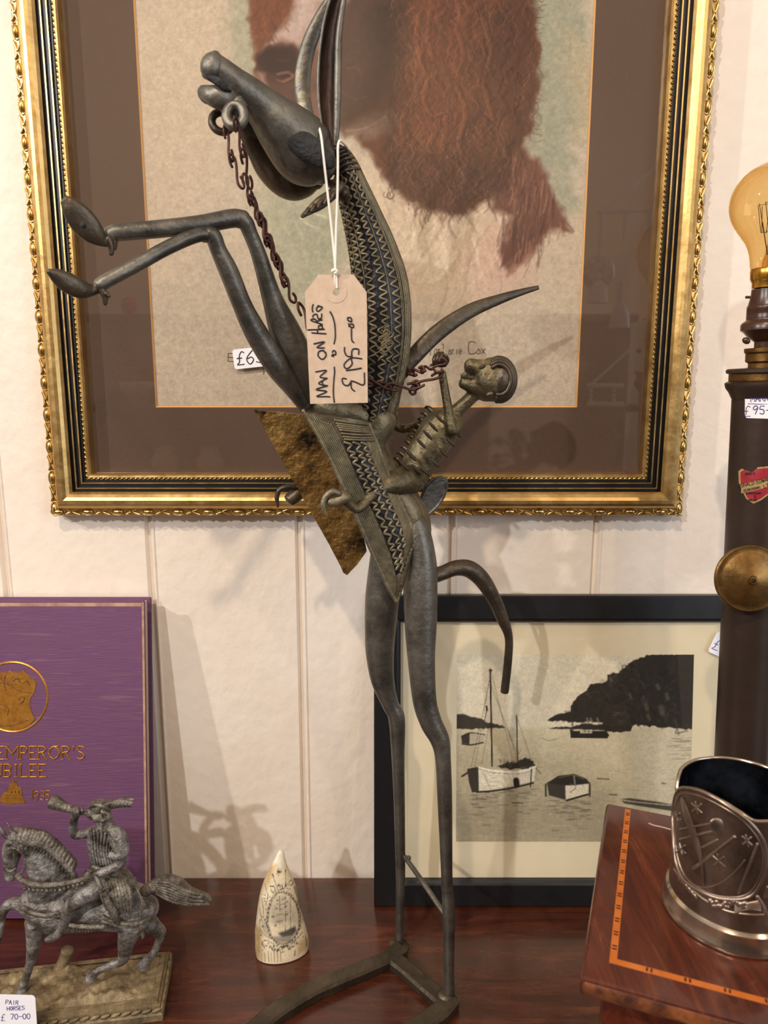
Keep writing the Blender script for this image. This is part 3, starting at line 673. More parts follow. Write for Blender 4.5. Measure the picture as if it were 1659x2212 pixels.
# dark launch, white dinghy
H.poly([(1231, 1574), (1240, 1579), (1310, 1579), (1316, 1588), (1312, 1595), (1233, 1594)], (44, 42, 38), 1, .7); H.poly([(1253, 1577), (1279, 1576), (1279, 1584), (1253, 1584)], (206, 200, 180), 1, .5)
H.stroke([(1262, 1580), (1264, 1580)], 3, (50, 46, 40)); H.stroke([(1271, 1580), (1273, 1580)], 3, (50, 46, 40)); H.stroke([(1237, 1535), (1238, 1576)], 2, (50, 46, 40), .9, .3)
H.poly([(1169, 1593), (1180, 1598), (1208, 1595), (1203, 1603), (1172, 1606)], (214, 207, 184), 1, .6); H.stroke([(1170, 1594), (1186, 1600), (1207, 1595)], 1.8, (120, 112, 96), .8)
# small boat on the left
H.poly([(996, 1590), (1015, 1582), (1014, 1608), (998, 1605)], (62, 58, 50), 1, .7); H.poly([(1015, 1582), (1047, 1586), (1044, 1603), (1016, 1608)], (196, 188, 164), 1, .7)
H.stroke([(997, 1590), (1016, 1583), (1047, 1587)], 2.4, (48, 45, 40)); H.stroke([(998, 1607), (1018, 1609), (1044, 1604)], 3.5, (40, 38, 34))
# reflections
for x0_, x1_, y0_, n_ in ((1012, 1060, 1712, 46), (1060, 1150, 1704, 30), (1180, 1270, 1728, 60)):
    for k in range(n_):
        x, y = rng.uniform(x0_, x1_), y0_ + abs(rng.normal(0, 26)); H.stroke([(x, y), (x + rng.uniform(8, 24), y)], rng.uniform(1.5, 4), (70, 66, 56), rng.uniform(.2, .5), .9, False)
# main boat
H.poly([(1009, 1661), (1034, 1656), (1034, 1710), (1020, 1712), (1013, 1690)], (58, 54, 47), 1, .7)
H.poly([(1033, 1657), (1060, 1662), (1112, 1666), (1140, 1660), (1158, 1650), (1154, 1688), (1112, 1697), (1060, 1706), (1035, 1708)], (246, 238, 216), 1, .7)
for k in range(8): H.stroke([(1036, 1668 + k * 5), (1090, 1672 + k * 4), (1153, 1662 + k * 3.6)], 1.2, (140, 132, 114), .6, .5)
H.stroke([(1034, 1657), (1062, 1664), (1112, 1668), (1145, 1662), (1158, 1651)], 4, (252, 246, 226)); H.stroke([(1034, 1661), (1062, 1668), (1112, 1672), (1146, 1666)], 1.3, (92, 86, 74))
H.stroke([(1030, 1711), (1062, 1709), (1112, 1701), (1152, 1691)], 4.5, (40, 38, 34)); H.stroke([(998, 1677), (1012, 1668)], 5, (46, 43, 38))
H.poly([(1074, 1656), (1094, 1646), (1116, 1648), (1134, 1636), (1152, 1646), (1156, 1654), (1138, 1660), (1100, 1662)], (58, 54, 47), 1, 1, 2, 4)
for k in range(30): x, y = rng.uniform(1078, 1150), rng.uniform(1642, 1658); H.stroke([(x, y), (x + rng.normal(0, 6), y + rng.normal(0, 4))], 2.2, [(36, 34, 30), (120, 112, 98)][rng.integers(2)], .7, .7, False)
H.stroke([(1059, 1446), (1061, 1550), (1063, 1655)], 4, (56, 52, 46), 1, .3); H.stroke([(1057, 1448), (1063, 1448)], 3, (50, 46, 42)); H.stroke([(1116, 1546), (1118, 1650)], 3, (66, 61, 54), 1, .3)
for a in (((1060, 1450), (1026, 1655)), ((1060, 1460), (1018, 1655)), ((1061, 1450), (1107, 1640)), ((1061, 1480), (1113, 1620)), ((1058, 1560), (1040, 1650)), ((1117, 1550), (1148, 1642)), ((1104, 1655), (1128, 1616))): H.stroke(a, 1.3, (84, 78, 68), .75, .6, False)
H.stroke([(1051, 1526), (1052, 1534)], 5, (48, 45, 40)); H.stroke([(1051, 1535), (1046, 1560)], 2.6, (60, 56, 50), .8, .6, False)
H.stroke([(1115, 1686), (1116, 1695)], 15, (44, 41, 37), 1, .3); H.stroke([(1148, 1662), (1146, 1700)], 3, (44, 41, 37)); H.stroke([(1158, 1660), (1168, 1671)], 2, (66, 62, 54)); H.stroke([(1046, 1672), (1060, 1705), (1072, 1718)], 1.4, (120, 112, 98), .8)
H.stroke([(1152, 1676), (1175, 1697), (1178, 1710)], 1.2, (110, 102, 88), .7)
# second boat
H.poly([(1181, 1690), (1222, 1694), (1222, 1728), (1186, 1718)], (66, 62, 54), 1, .8); H.poly([(1221, 1694), (1272, 1690), (1270, 1714), (1222, 1728)], (244, 234, 210), 1, .7)
for k in range(6): H.stroke([(1223, 1700 + k * 5), (1270, 1695 + k * 3.8)], 1.2, (138, 130, 112), .6, .5, False)
H.poly([(1184, 1690), (1206, 1676), (1240, 1672), (1266, 1682), (1274, 1692), (1240, 1696), (1210, 1695)], (48, 45, 40), 1, 1); H.stroke([(1186, 1690), (1222, 1695), (1273, 1691)], 4, (50, 47, 41)); H.stroke([(1208, 1680), (1238, 1675), (1262, 1684)], 2, (150, 142, 122), .7)
for x in (1179, 1274): H.stroke([(x, 1694), (x, 1720)], 4, (40, 38, 34))
H.stroke([(1224, 1729), (1270, 1716)], 5, (40, 38, 34), 1, .5, False); H.stroke([(1232, 1692), (1244, 1700), (1232, 1712)], 2, (96, 90, 76), .8); H.stroke([(1240, 1676), (1242, 1694)], 4, (190, 182, 160), .7)
# near punt, floating bits
H.poly([(1338, 1727), (1360, 1724), (1420, 1732), (1452, 1738), (1452, 1752), (1400, 1744), (1350, 1736)], (86, 81, 70), 1, 1); H.stroke([(1340, 1728), (1380, 1733), (1450, 1740)], 3, (206, 198, 174))
for x, y, l in ((1430, 1692, 8), (1316, 1716, 16), (1290, 1682, 26), (1106, 1734, 24)): H.stroke([(x, y), (x + l, y + 1)], 3, (70, 66, 57), .9, .6, False)
H.stroke([(1275, 1720), (1310, 1731), (1345, 1730)], 1.2, (140, 132, 114), .6)
H.a *= np.array([.92, .91, .89]); H.grain(.05, 2.5); H.grain(.03, 7)
u0, v0 = B.hit(985, 1818, -.0084); u1, v1 = B.hit(1499, 1414, -.0084)
painted_sheet('photograph', B, u0, u1, v0, v1, -.0083, 420, 330, H, M_paint, ph, label='sepia print of moored boats and a dark headland')
mb = MB(); mb.box(B, i_, BW - i_, i_, BH - i_, -.006, -.005); mb.build('glass', M_glass, ph, smooth=False)
sticker('price_sticker', B, (1567, 1398, 62, 48, -24), -.0049, [('£2', 1540, 1412, 24, True, .1)], M_blueink, 'white £2 label on the harbour picture glass, half behind the brown tube', r=.0004)

# ================================================================== PURPLE BOOK
M_purple = mat('purple_cloth', (106, 66, 90), (96, 57, 94), (116, 78, 98), scale=14, rough=0.75, bump=0.35, bscale=60, stretch=(1, 1, 14), pos=(.3, .55))
M_pages = mat('page_edges', (214, 196, 164), (190, 170, 138), scale=12, rough=0.85, stretch=(1, 60, 1))
M_leafgold = mat('gold_blocking', (176, 118, 44), (206, 148, 66), scale=160, rough=0.38, metal=0.75)
bt = T(318, 1993); tp = P(318, 1305, WALL_Y - 0.028); a_ = math.atan2(tp[1] - bt[1], tp[2])
bk0 = Plane((0, bt[1], 0.0005), (1, 0, 0), (0, math.sin(a_), math.cos(a_)))
BKH = np.hypot(tp[1] - bt[1], tp[2]); uc = bk0.hit(28, 1650)[0]; ur = bk0.hit(317, 1650)[0]; hw = ur - uc
K = Plane(bk0.at(uc - hw, 0, 0), bk0.u, bk0.v); KW = 2 * hw; TH = .024
sh = TH * math.sin(a_)
K.o = K.o + np.array([0, 0, sh])
bk = thing('book', tuple(K.at(KW / 2, 0, -TH / 2)), 'large purple cloth book with gold lettering leaning on the wall at left', 'book')
mb = MB(); mb.box(K, 0, KW, 0, BKH, -.003, 0, bev=.0015); mb.build('front_cover', M_purple, bk, sharp=50)
mb = MB(); mb.box(K, 0, KW, 0, BKH, -TH, -TH + .003, bev=.0015); mb.build('back_cover', M_purple, bk, sharp=50)
mb = MB(); mb.box(K, .004, KW - .004, .0035, BKH - .0035, -TH + .003, -.003); mb.build('page_block', M_pages, bk, smooth=False)
mb = MB(); C = np.array([K.at(.001, v, -TH / 2) for v in np.linspace(0.001, BKH - .001, 8)]); tube(mb, C, [TH / 2 - .0004] * 8, [.004] * 8, n=14, up=K.u, cap=0); mb.build('spine', M_purple, bk)
# worn pale edge strips of the cloth
M_wear = mat('worn_cloth', (150, 108, 96), (186, 150, 120), scale=60, rough=.8)
mb = MB(); mb.box(K, KW - .0028, KW - .0006, .004, BKH - .002, 0, .0003); mb.box(K, .002, KW - .002, BKH - .006, BKH - .0025, 0, .0003); mb.build('worn_edge', M_wear, bk, smooth=False)
kp = lambda x, y: (lambda uv: K.at(uv[0], uv[1], .0003))(K.hit(x, y, .0003))
def roman(mbx, txt, x, y, h, r, w, gap, adv=None):
    letter(mbx, kp, txt, x, y, h, r, 0, w, gap)
mb = MB()
Wd = {'E': .48, 'M': .92, 'P': .5, 'R': .56, 'O': .86, "'": .25, 'S': .5, 'J': .3, 'U': .7, 'B': .52, 'I': .3, 'L': .5, 'K': .6, 'N': .75, 'G': .8, 'T': .6, 'H': .7, '-': .35}
def line(txt, xr, y, h, gap, r):
    """right-aligned at xr"""
    ws = [Wd.get(c, .5) for c in txt]; W_ = (sum(ws) + gap * (len(txt) - 1)) * h; x = xr - W_
    for c, w__ in zip(txt, ws):
        letter(mb, kp, c, x, y, h, r, 0, w__, 0)
        for st in FONT.get(c, []):                 # small serifs on stroke ends
            for q in (st.split()[0], st.split()[-1]):
                a, b = int(q[0], 16) / 6 * w__, int(q[1], 16) / 10
                if b in (0.0, 1.0) and c not in 'OC\'': inkline(mb, kp, [(x + h * a - 2.6, y - h * b), (x + h * a + 2.6, y - h * b)], r * .7)
        x += (w__ + gap) * h
line("THE KING-EMPEROR'S", 182, 1640, 28, .2, .0008); line('JUBILEE', 97, 1678, 27, .24, .0008)
for c, x, w__ in (('1', 66, .3), ('9', 74, .5), ('3', 87, .44), ('5', 98, .46)): letter(mb, kp, c, x, 1725 + (5 if c in '9' else 3 if c in '35' else 0), 20, .0005, 0, w__, 0, curve=c in '93')
for c, x, w__ in (('1', -52, .3), ('9', -44, .5), ('1', -30, .3), ('0', -20, .5)): letter(mb, kp, c, x, 1725, 20, .0005, 0, w__, 0, curve=c in '90')
mb.build('gold_lettering', M_leafgold, bk)
mb = MB()
cen = (28, 1505); R_ = 75
C = np.array([kp(cen[0] + R_ * math.cos(t), cen[1] + R_ * math.sin(t)) for t in np.linspace(0, 2 * PI, 64, endpoint=False)]); tube(mb, C, [.0011] * 64, [.0004] * 64, n=6, closed=True, view=True)
head = [(-20, 1458), (0, 1452), (16, 1453), (22, 1446), (27, 1452), (46, 1453), (50, 1445), (55, 1453), (74, 1468), (79, 1476), (74, 1496), (66, 1508), (64, 1522), (69, 1540), (75, 1553), (62, 1568), (40, 1577), (15, 1577), (-8, 1570), (-24, 1556), (-10, 1545), (-16, 1530), (-20, 1512), (-12, 1495), (-20, 1476)]
plate(mb, [kp(*q) for q in head], .0004, dirv=K.n)
mb.build('gold_medallion', M_leafgold, bk, smooth=False)
mb = MB(); kq = lambda x, y: (lambda uv: K.at(uv[0], uv[1], .0006))(K.hit(x, y, .0006))
M_blk = mat('purple_line', (84, 52, 40), rough=.6)
for pts in ([(-12, 1480), (10, 1474), (40, 1492), (70, 1497)], [(12, 1458), (8, 1476), (14, 1492)], [(-10, 1566), (20, 1568), (60, 1556)], [(40, 1512), (48, 1504), (52, 1512), (42, 1522)], [(30, 1470), (38, 1466), (44, 1474)], [(50, 1476), (58, 1470), (64, 1480)], [(0, 1520), (18, 1530), (16, 1545)], [(54, 1505), (50, 1518)]): inkline(mb, kq, pts, .0003)
for k in range(26): x, y = rng.uniform(0, 66), rng.uniform(1458, 1480); inkline(mb, kq, [(x, y), (x + 3, y + 2)], .00028)
mb.build('medallion_lines', M_blk, bk)
mb = MB()
castle = [(-26, 1733), (-20, 1726), (-10, 1724), (4, 1722), (4, 1716), (8, 1716), (8, 1711), (16, 1711), (18, 1702), (20, 1702), (20, 1694), (23, 1694), (23, 1690), (27, 1690), (27, 1684), (30, 1684), (30, 1690), (35, 1690), (35, 1694), (38, 1694), (38, 1700), (44, 1700), (47, 1704), (47, 1718), (51, 1724), (54, 1736), (34, 1734), (22, 1738), (4, 1732), (-10, 1738)]
plate(mb, [kp(*q) for q in castle], .0004, dirv=K.n)
inkline(mb, kp, [(33, 1690), (33, 1683)], .0003); plate(mb, [kp(33, 1683), (kp(38, 1685)), kp(33, 1688)], .0004, dirv=K.n)
mb.build('gold_castle', M_leafgold, bk, smooth=False)
mb = MB()
for x in (25, 33, 41): inkline(mb, kq, [(x, 1708), (x, 1713)], .0004)
for y in (1704, 1718, 1724): inkline(mb, kq, [(10, y), (46, y)], .00018)
mb.build('castle_lines', M_blk, bk)
# ================================================================== BRONZE MAN ON HORSE
M_br = mat('bronze', (80, 77, 71), (118, 114, 105), (162, 150, 114), scale=24, rough=0.36, rough2=0.5, metal=0.72, bump=0.28, bscale=240, pos=(.36, .6))
M_brdark = mat('bronze_dark', (64, 57, 47), (94, 83, 68), (122, 104, 72), scale=34, rough=0.42, metal=0.68, bump=0.3, bscale=200)
M_bryel = mat('bronze_rubbed', (92, 84, 68), (138, 128, 102), (180, 164, 122), scale=48, rough=0.42, rough2=0.55, metal=0.72, bump=0.35, bscale=260, pos=(.3, .62))
M_brass = mat('brassy_plate', (48, 36, 24), (134, 102, 54), (156, 124, 70), scale=30, rough=0.45, rough2=0.6, metal=0.75, bump=1.0, bscale=170, pos=(.36, .5))
M_inlay = mat('dark_inlay', (18, 20, 28), (34, 36, 44), scale=60, rough=0.4, metal=0.3, bump=0.5, bscale=180)
M_brrid = mat('bronze_rider', (66, 58, 44), (112, 102, 76), (160, 144, 102), scale=60, rough=0.4, rough2=0.54, metal=0.72, bump=0.4, bscale=260, pos=(.32, .6))
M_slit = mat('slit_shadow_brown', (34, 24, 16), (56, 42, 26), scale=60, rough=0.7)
M_pit = mat('pitted_eye', (24, 23, 24), (44, 43, 43), scale=70, rough=0.75, bump=1.0, bscale=260)
M_rust = mat('rust_wire', (58, 36, 30), (92, 58, 48), scale=90, rough=0.45, metal=0.55, bump=0.2)
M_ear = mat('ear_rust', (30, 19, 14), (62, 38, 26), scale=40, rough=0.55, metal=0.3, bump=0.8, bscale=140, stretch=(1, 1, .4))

near = T(971, 2168); far = T(863, 2046)
SCP = thing('man_on_horse_sculpture', (near + far) / 2, 'tall thin bronze sculpture of a rider on a rearing horse, standing at the centre', 'sculpture')
def part(name, fn, m, sub=None, sharp=None, label=None, smooth=True):
    mb = MB(); r = fn(mb); o = mb.build(name, m, sub or SCP, sharp=sharp, label=label, smooth=smooth); return o, r
def clampz(mb, z=.0005): mb.v = [(a, b, max(c, z)) for a, b, c in mb.v]
# ---- hind legs
YN, YF = near[1], far[1]
NL = [(880, 1100, .592, 22), (897, 1140, .59, 29), (909, 1206, .588, 33), (908, 1262, .586, 37, .9), (909, 1345, .584, 35, .85), (910, 1418, .582, 30, .85), (917, 1511, .58, 26, .8), (931, 1560, .579, 24, .85), (950, 1598, .578, 21, .9), (957, 1640, .577, 17), (961, 1732, .576, 16), (965, 1884, .574, 12.5)]
part('hind_leg', lambda mb: (limb(mb, NL + [(966, 1920, .573, 13)], 6, 18), limb(mb, [(966, 1915, .573, 12), (969, 1960, .573, 14), (970, 2020, .572, 12.5), (970, 2090, YN + .001, 11), (971, 2150, YN, 11)], 6, 14), clampz(mb, .002)), M_br)
FL = [(838, 1110, .622, 22), (832, 1160, .622, 28), (833, 1206, .622, 34), (826, 1290, .624, 37, .9), (821, 1370, .626, 33, .85), (821, 1418, .627, 30, .85), (827, 1471, .629, 25, .8), (843, 1521, .631, 18), (857, 1553, .632, 18), (860, 1640, .634, 14), (863, 1749, .636, 12), (865, 1884, .638, 10.5), (864, 1960, YF - .002, 9), (863, 2042, YF, 8.5)]
part('hind_leg', lambda mb: (limb(mb, FL, 6, 18), clampz(mb, .002)), M_br)
part('leg_brace', lambda mb: (limb(mb, [(874, 1850, .635, 5), (915, 1908, .604, 5.5), (958, 1972, .575, 5.5)], 3, 8), limb(mb, [(862, 1857, .637, 5), (884, 1853, .637, 5)], 2, 8)), M_br)
# ---- base of flat bars lying on the table
def bar(mb, C, wd, h, z0=0.0004):
    """C: (x,y) centre line on the table"""
    n = len(C); C = np.array(C); V = []
    for i in range(n):
        t = nrm(np.append(C[min(i + 1, n - 1)] - C[max(i - 1, 0)], 0)); s = np.array([-t[1], t[0], 0]); w_ = wd[i] / 2 if hasattr(wd, '__len__') else wd / 2
        c = np.array([C[i][0], C[i][1], 0]); b = min(.0022, h * .3)
        for a, z in ((-w_, z0), (-w_, h - b), (-w_ + b, h), (w_ - b, h), (w_, h - b), (w_, z0)): V.append(c + s * a + np.array([0, 0, z]))
    F_ = [(i * 6 + k, (i + 1) * 6 + k, (i + 1) * 6 + (k + 1) % 6, i * 6 + (k + 1) % 6) for i in range(n - 1) for k in range(6)]
    F_ += [tuple(reversed(range(6))), tuple((n - 1) * 6 + k for k in range(6))]
    mb.add(V, F_)
hb = .0095
def tpts(L, z=hb): return crom([T(x, y, z)[:2] for x, y in L], 5)
def base(mb):
    L1 = tpts([(866, 2040), (838, 2062), (796, 2080), (740, 2103), (682, 2127), (628, 2157), (585, 2186), (545, 2222), (520, 2252)])
    bar(mb, L1, np.interp(np.linspace(0, 1, len(L1)), [0, .08, .3, 1], [.017, .015, .0165, .0185]), hb)
    L2 = tpts([(852, 2064), (880, 2085), (915, 2116), (950, 2146), (966, 2162)]); bar(mb, L2, .0165, hb * .9)
    L3 = tpts([(974, 2150), (950, 2178), (900, 2212), (850, 2246), (800, 2290)]); bar(mb, L3, np.interp(np.linspace(0, 1, len(L3)), [0, .2, 1], [.017, .018, .0185]), hb)
    pblob(mb, 862, 2046, YF + .001, 24, 13, 20, 20); pblob(mb, 965, 2156, YN, 24, 16, 20, 20); clampz(mb)
part('base', base, M_brdark, sharp=35)
# ---- tail
part('tail', lambda mb: limb(mb, [(872, 1215, .605, 22), (900, 1236, .608, 20), (928, 1244, .615, 18), (955, 1238, .62, 16), (985, 1227, .624, 17), (1015, 1230, .628, 19), (1043, 1254, .632, 18), (1068, 1296, .636, 15), (1086, 1338, .64, 13), (1099, 1378, .644, 9), (1097, 1430, .647, 9), (1090, 1494, .65, 9)], 6, 12, cap=.4), M_brdark)
# ---- body core, belly
part('body', lambda mb: (limb(mb, [(818, 905, .596, 40), (790, 960, .596, 44), (812, 1030, .598, 52), (850, 1090, .6, 58), (876, 1140, .602, 56), (878, 1200, .604, 44)], 6, 20), limb(mb, [(676, 872, .585, 22), (720, 884, .585, 26), (780, 900, .592, 34)], 5, 14),
     limb(mb, [(830, 1040, .588, 22), (868, 1085, .59, 30), (892, 1130, .59, 26), (896, 1165, .59, 16)], 5, 14)), M_bryel)
# ---- neck with its zigzag wires
NK = [(728, 326, .572, 16), (746, 362, .574, 24), (763, 420, .58, 34), (783, 480, .588, 42), (802, 540, .594, 50), (818, 610, .598, 58), (824, 680, .6, 60), (824, 750, .6, 57), (816, 820, .6, 52), (804, 880, .598, 46), (796, 930, .597, 38)]
mb = MB(); NA = limb(mb, NK, 12, 28); neck = mb.build('neck', M_inlay, SCP, label='dark neck under zigzag wires')
NT, NS, ND = frames(NA[:, :3], view=True)
def npt(t, ang, lift=0.0):
    """t 0..1 along the neck, ang 0 = right silhouette, 90 = far side, -90 = towards the camera"""
    x = t * (len(NA) - 1); i = min(int(x), len(NA) - 2); u = x - i; a = math.radians(ang)
    c = NA[i] * (1 - u) + NA[i + 1] * u; s = nrm(NS[i] * (1 - u) + NS[i + 1] * u); d = nrm(ND[i] * (1 - u) + ND[i + 1] * u)
    return c[:3] + s * ((c[3] + lift) * math.cos(a)) + d * ((c[4] + lift) * math.sin(a))
sgn = 1 if (NS[40] @ _R) > 0 else -1
def na(ang): return ang if sgn > 0 else 180 - ang
def neck_wires(mb):
    r = .00108
    for a0, t0, t1, k in ((-57, .10, .98, 32), (-84, .12, 1.0, 33), (-108, .13, 1.0, 33), (-131, .16, 1.0, 33), (-153, .2, 1.0, 32)):
        pts = []
        n = k * 2
        for i in range(n + 1):
            t = t0 + (t1 - t0) * i / n; j = rng.uniform(-.8, .8)
            pts.append(npt(t, na(a0 + (7.0 if i % 2 else -7.0) + j * 2), .0003))
        wire(mb, pts, r, 4, 6)
    for a0, t0, t1 in ((-40, .1, .98), (-44, .1, .98), (-71, .08, 1.0), (-120, .12, 1.0), (-142, .15, 1.0), (-165, .2, 1.0)):
        wire(mb, [npt(t, na(a0 + rng.uniform(-1, 1)), .0001) for t in np.linspace(t0, t1, 24)], .0006, 3, 5)
    # plain strip down the mane edge
    for a0, rr in ((-31, .0011), (-24, .0017), (-14, .0021), (-3, .0023), (10, .0018)):
        wire(mb, [npt(t, na(a0), -.0004) for t in np.linspace(.02, .97, 26)], rr, 3, 8)
    for k in range(14):                                            # lumps of stray wire half way down
        t = rng.uniform(.62, .72); a0 = rng.uniform(-100, -70); wire(mb, [npt(t + q * .008, na(a0 + 6 * math.sin(q * 2 + k)), .001) for q in range(5)], .0009, 3, 6)
part('neck_wire_pattern', neck_wires, M_bryel, sub=neck)
def collar(mb):
    for t in np.linspace(.02, .13, 6): wire(mb, [npt(t + .02 * math.sin(math.radians(a_)), na(a_), .0006) for a_ in range(0, -200, -20)], .0013, 2, 6)
part('neck_collar', collar, M_brdark, sub=neck)
def tuft(mb):
    limb(mb, [(738, 402, .555, 10), (712, 424, .55, 12, .5), (690, 440, .546, 13, .5), (668, 456, .543, 8, .5), (652, 468, .54, 4, .6)], 5, 12)
    for k in range(5): limb(mb, [(722 - k * 14, 416 + k * 9, .548 - k * .002, 5), (714 - k * 14, 432 + k * 8, .545 - k * .002, 3)], 2, 8)
    limb(mb, [(742, 420, .56, 16), (726, 402, .56, 14), (712, 396, .56, 8)], 4, 12)
part('throat_tuft', tuft, M_brdark)
# ---- head
def head(mb):
    limb(mb, [(455, 140, .517, 31), (466, 148, .518, 29), (484, 160, .520, 29), (510, 182, .524, 32), (540, 205, .53, 36), (572, 236, .538, 45), (605, 271, .546, 58), (638, 306, .554, 68), (664, 334, .560, 68), (686, 354, .563, 56), (704, 368, .566, 34)], 8, 28, cap=.5)
    pblob(mb, 458, 143, .514, 30, 25, -68, 22)
HD, _ = part('head', head, M_br)
part('lower_jaw', lambda mb: limb(mb, [(498, 244, .548, 15), (529, 268, .560, 22), (560, 314, .572, 32), (592, 354, .582, 44), (628, 380, .588, 49), (660, 386, .59, 40), (684, 386, .59, 22)], 7, 20), M_brdark, sub=HD)
part('mouth_lip', lambda mb: (limb(mb, [(440, 200, .515, 15), (462, 208, .511, 22, .8), (488, 214, .514, 24, .8), (506, 220, .52, 18)], 6, 16), pblob(mb, 447, 207, .517, 22, 16, 35, 16)), M_br, sub=HD)
def mouth(mb): limb(mb, [(452, 168, .505, 5), (470, 176, .504, 9, .5), (486, 190, .506, 6, .5), (498, 196, .509, 3)], 5, 12)
part('mouth_opening', mouth, M_pit, sub=HD)
def eye(mb):
    d = np.array(P(663, 316, .535)); n_ = nrm(CAM - np.array(P(663, 316, .555)) + np.array([.02, 0, .12]))
    t = nrm(np.array(P(716, 356, .555)) - np.array(P(612, 278, .545))); t = nrm(t - n_ * (t @ n_)); s = np.cross(n_, t); L_ = 62 * .56 / F_PX; W_ = 27 * .56 / F_PX
    blob(mb, P(664, 318, .5372), t * L_, s * W_ * .92, n_ * .0040, nu=22, nv=12)
part('eye', eye, M_pit, sub=HD, label='dark pitted eye socket')
def rings(mb):
    def rg(cx, cy, Y, ro, r, tilt):
        p = P(cx, cy, Y); k = depth(p) / F_PX; e1 = _R * math.cos(tilt) + _F * math.sin(tilt)
        C = np.array([p + e1 * (ro * k * math.cos(a)) + _U * (ro * k * math.sin(a)) for a in np.linspace(0, 2 * PI, 28, endpoint=False)]); tube(mb, C, r * k, n=10, closed=True)
    rg(479, 264, .527, 21, 8.5, .25)
part('bit_ring', rings, M_brdark, sub=HD)
def lug(mb):
    p = P(508, 250, .509); k = depth(p) / F_PX
    C = np.array([p + _R * (19 * k * math.cos(a)) + _U * (23 * k * math.sin(a)) for a in np.linspace(0, 2 * PI, 28, endpoint=False)]); tube(mb, C, 11 * k, n=12, closed=True)
    limb(mb, [(506, 224, .511, 22, .5), (520, 240, .513, 20, .5)], 3, 14)
part('bit_ring', lug, M_br, sub=HD)
# ---- ears: long hollow leaves
def trough(mb, L, depthr, thick=.0014, open_ang=0.0, n=14):
    """half-pipe along px rows (px,py,Y,half-width px); open towards the camera turned by open_ang"""
    A = crom(px3(L), 7); C = A[:, :3]; Tn, S, D = frames(C, view=True); V = []; co, so = math.cos(open_ang), math.sin(open_ang)
    for i in range(len(C)):
        s = S[i] * co + D[i] * so; d = D[i] * co - S[i] * so; w_ = A[i, 3]
        for sc_ in (1.0, max(.1, 1 - thick / max(w_, 1e-4))):
            for k in range(n + 1):
                a = PI * k / n; V.append(C[i] + s * (w_ * sc_ * math.cos(a)) + d * (w_ * depthr * sc_ * math.sin(a)))
    q = 2 * (n + 1); F_ = []; mi = []
    for i in range(len(C) - 1):
        for k in range(n):
            F_.append((i * q + k, (i + 1) * q + k, (i + 1) * q + k + 1, i * q + k + 1)); mi.append(0)
            F_.append((i * q + n + 1 + k, i * q + n + 2 + k, (i + 1) * q + n + 2 + k, (i + 1) * q + n + 1 + k)); mi.append(1)
        for k in (0, n): F_.append((i * q + k, i * q + n + 1 + k, (i + 1) * q + n + 1 + k, (i + 1) * q + k)); mi.append(0)
    b = len(mb.v); mb.v.extend([tuple(v) for v in V]); mb.f.extend([tuple(b + j for j in f) for f in F_]); mb.m.extend(mi)
part('ear', lambda mb: limb(mb, [(672, 268, .568, 12), (660, 236, .568, 15, .5), (653, 190, .568, 17, .45), (657, 140, .567, 17, .45), (672, 84, .566, 16, .45), (698, 30, .565, 14, .45), (728, -20, .564, 10, .5), (752, -60, .563, 5, .6)], 7, 14), M_br, sub=HD)
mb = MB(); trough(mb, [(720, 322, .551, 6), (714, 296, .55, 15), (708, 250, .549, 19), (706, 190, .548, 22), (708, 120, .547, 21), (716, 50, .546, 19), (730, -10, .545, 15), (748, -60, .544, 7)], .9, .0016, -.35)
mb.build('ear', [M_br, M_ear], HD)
part('ear_rim', lambda mb: limb(mb, [(724, 314, .547, 5), (727, 280, .546, 7), (729, 220, .545, 8), (730, 150, .544, 8.5), (732, 80, .543, 8), (741, 10, .542, 6.5), (754, -50, .541, 4)], 7, 10), M_br, sub=HD)
# ---- forelegs
def hoof(mb, L, fl):
    limb(mb, L, 6, 16)
A_TH = [(512, 473, .534, 18), (529, 480, .535, 18), (541, 505, .538, 16), (560, 553, .544, 17), (587, 641, .556, 22), (615, 715, .566, 34), (642, 785, .574, 40), (668, 850, .582, 34)]
FA, _ = part('foreleg', lambda mb: (limb(mb, A_TH, 7, 18), limb(mb, [(238, 507, .5, 17), (256, 502, .502, 18), (330, 496, .51, 18.5), (430, 485, .522, 19), (500, 472, .532, 19.5), (526, 474, .535, 19)], 6, 16)), M_br)
part('hoof', lambda mb: (limb(mb, [(140, 432, .482, 12, .5), (158, 452, .484, 24, .35), (182, 482, .488, 29, .32), (206, 507, .492, 23, .35), (226, 522, .496, 11, .6), (240, 516, .5, 14)], 7, 18)), M_brdark, sub=FA)
part('hoof_hollow', lambda mb: pblob(mb, 180, 487, .478, 7, 6, 40, 8), M_pit, sub=FA)
part('fetlock', lambda mb: (limb(mb, [(234, 518, .498, 12), (240, 534, .498, 8), (240, 548, .498, 6)], 4, 10), limb(mb, [(246, 520, .5, 9), (247, 536, .5, 6)], 3, 8)), M_brdark, sub=FA)
B_TH = [(440, 506, .522, 17), (460, 510, .523, 18), (472, 540, .526, 18), (495, 588, .53, 21), (524, 660, .538, 21), (554, 720, .547, 25), (598, 790, .558, 26), (634, 840, .568, 20), (658, 878, .575, 14)]
FB, _ = part('foreleg', lambda mb: (limb(mb, B_TH, 7, 18), limb(mb, [(216, 616, .484, 15), (232, 606, .486, 15), (290, 575, .495, 15), (360, 536, .507, 15), (425, 508, .518, 15.5), (456, 508, .523, 16)], 6, 16)), M_br)
part('hoof', lambda mb: limb(mb, [(106, 587, .465, 7), (124, 597, .468, 17, .5), (150, 613, .472, 22, .45), (178, 625, .477, 20, .5), (203, 625, .482, 12, .7), (218, 614, .484, 13)], 7, 18), M_brdark, sub=FB)
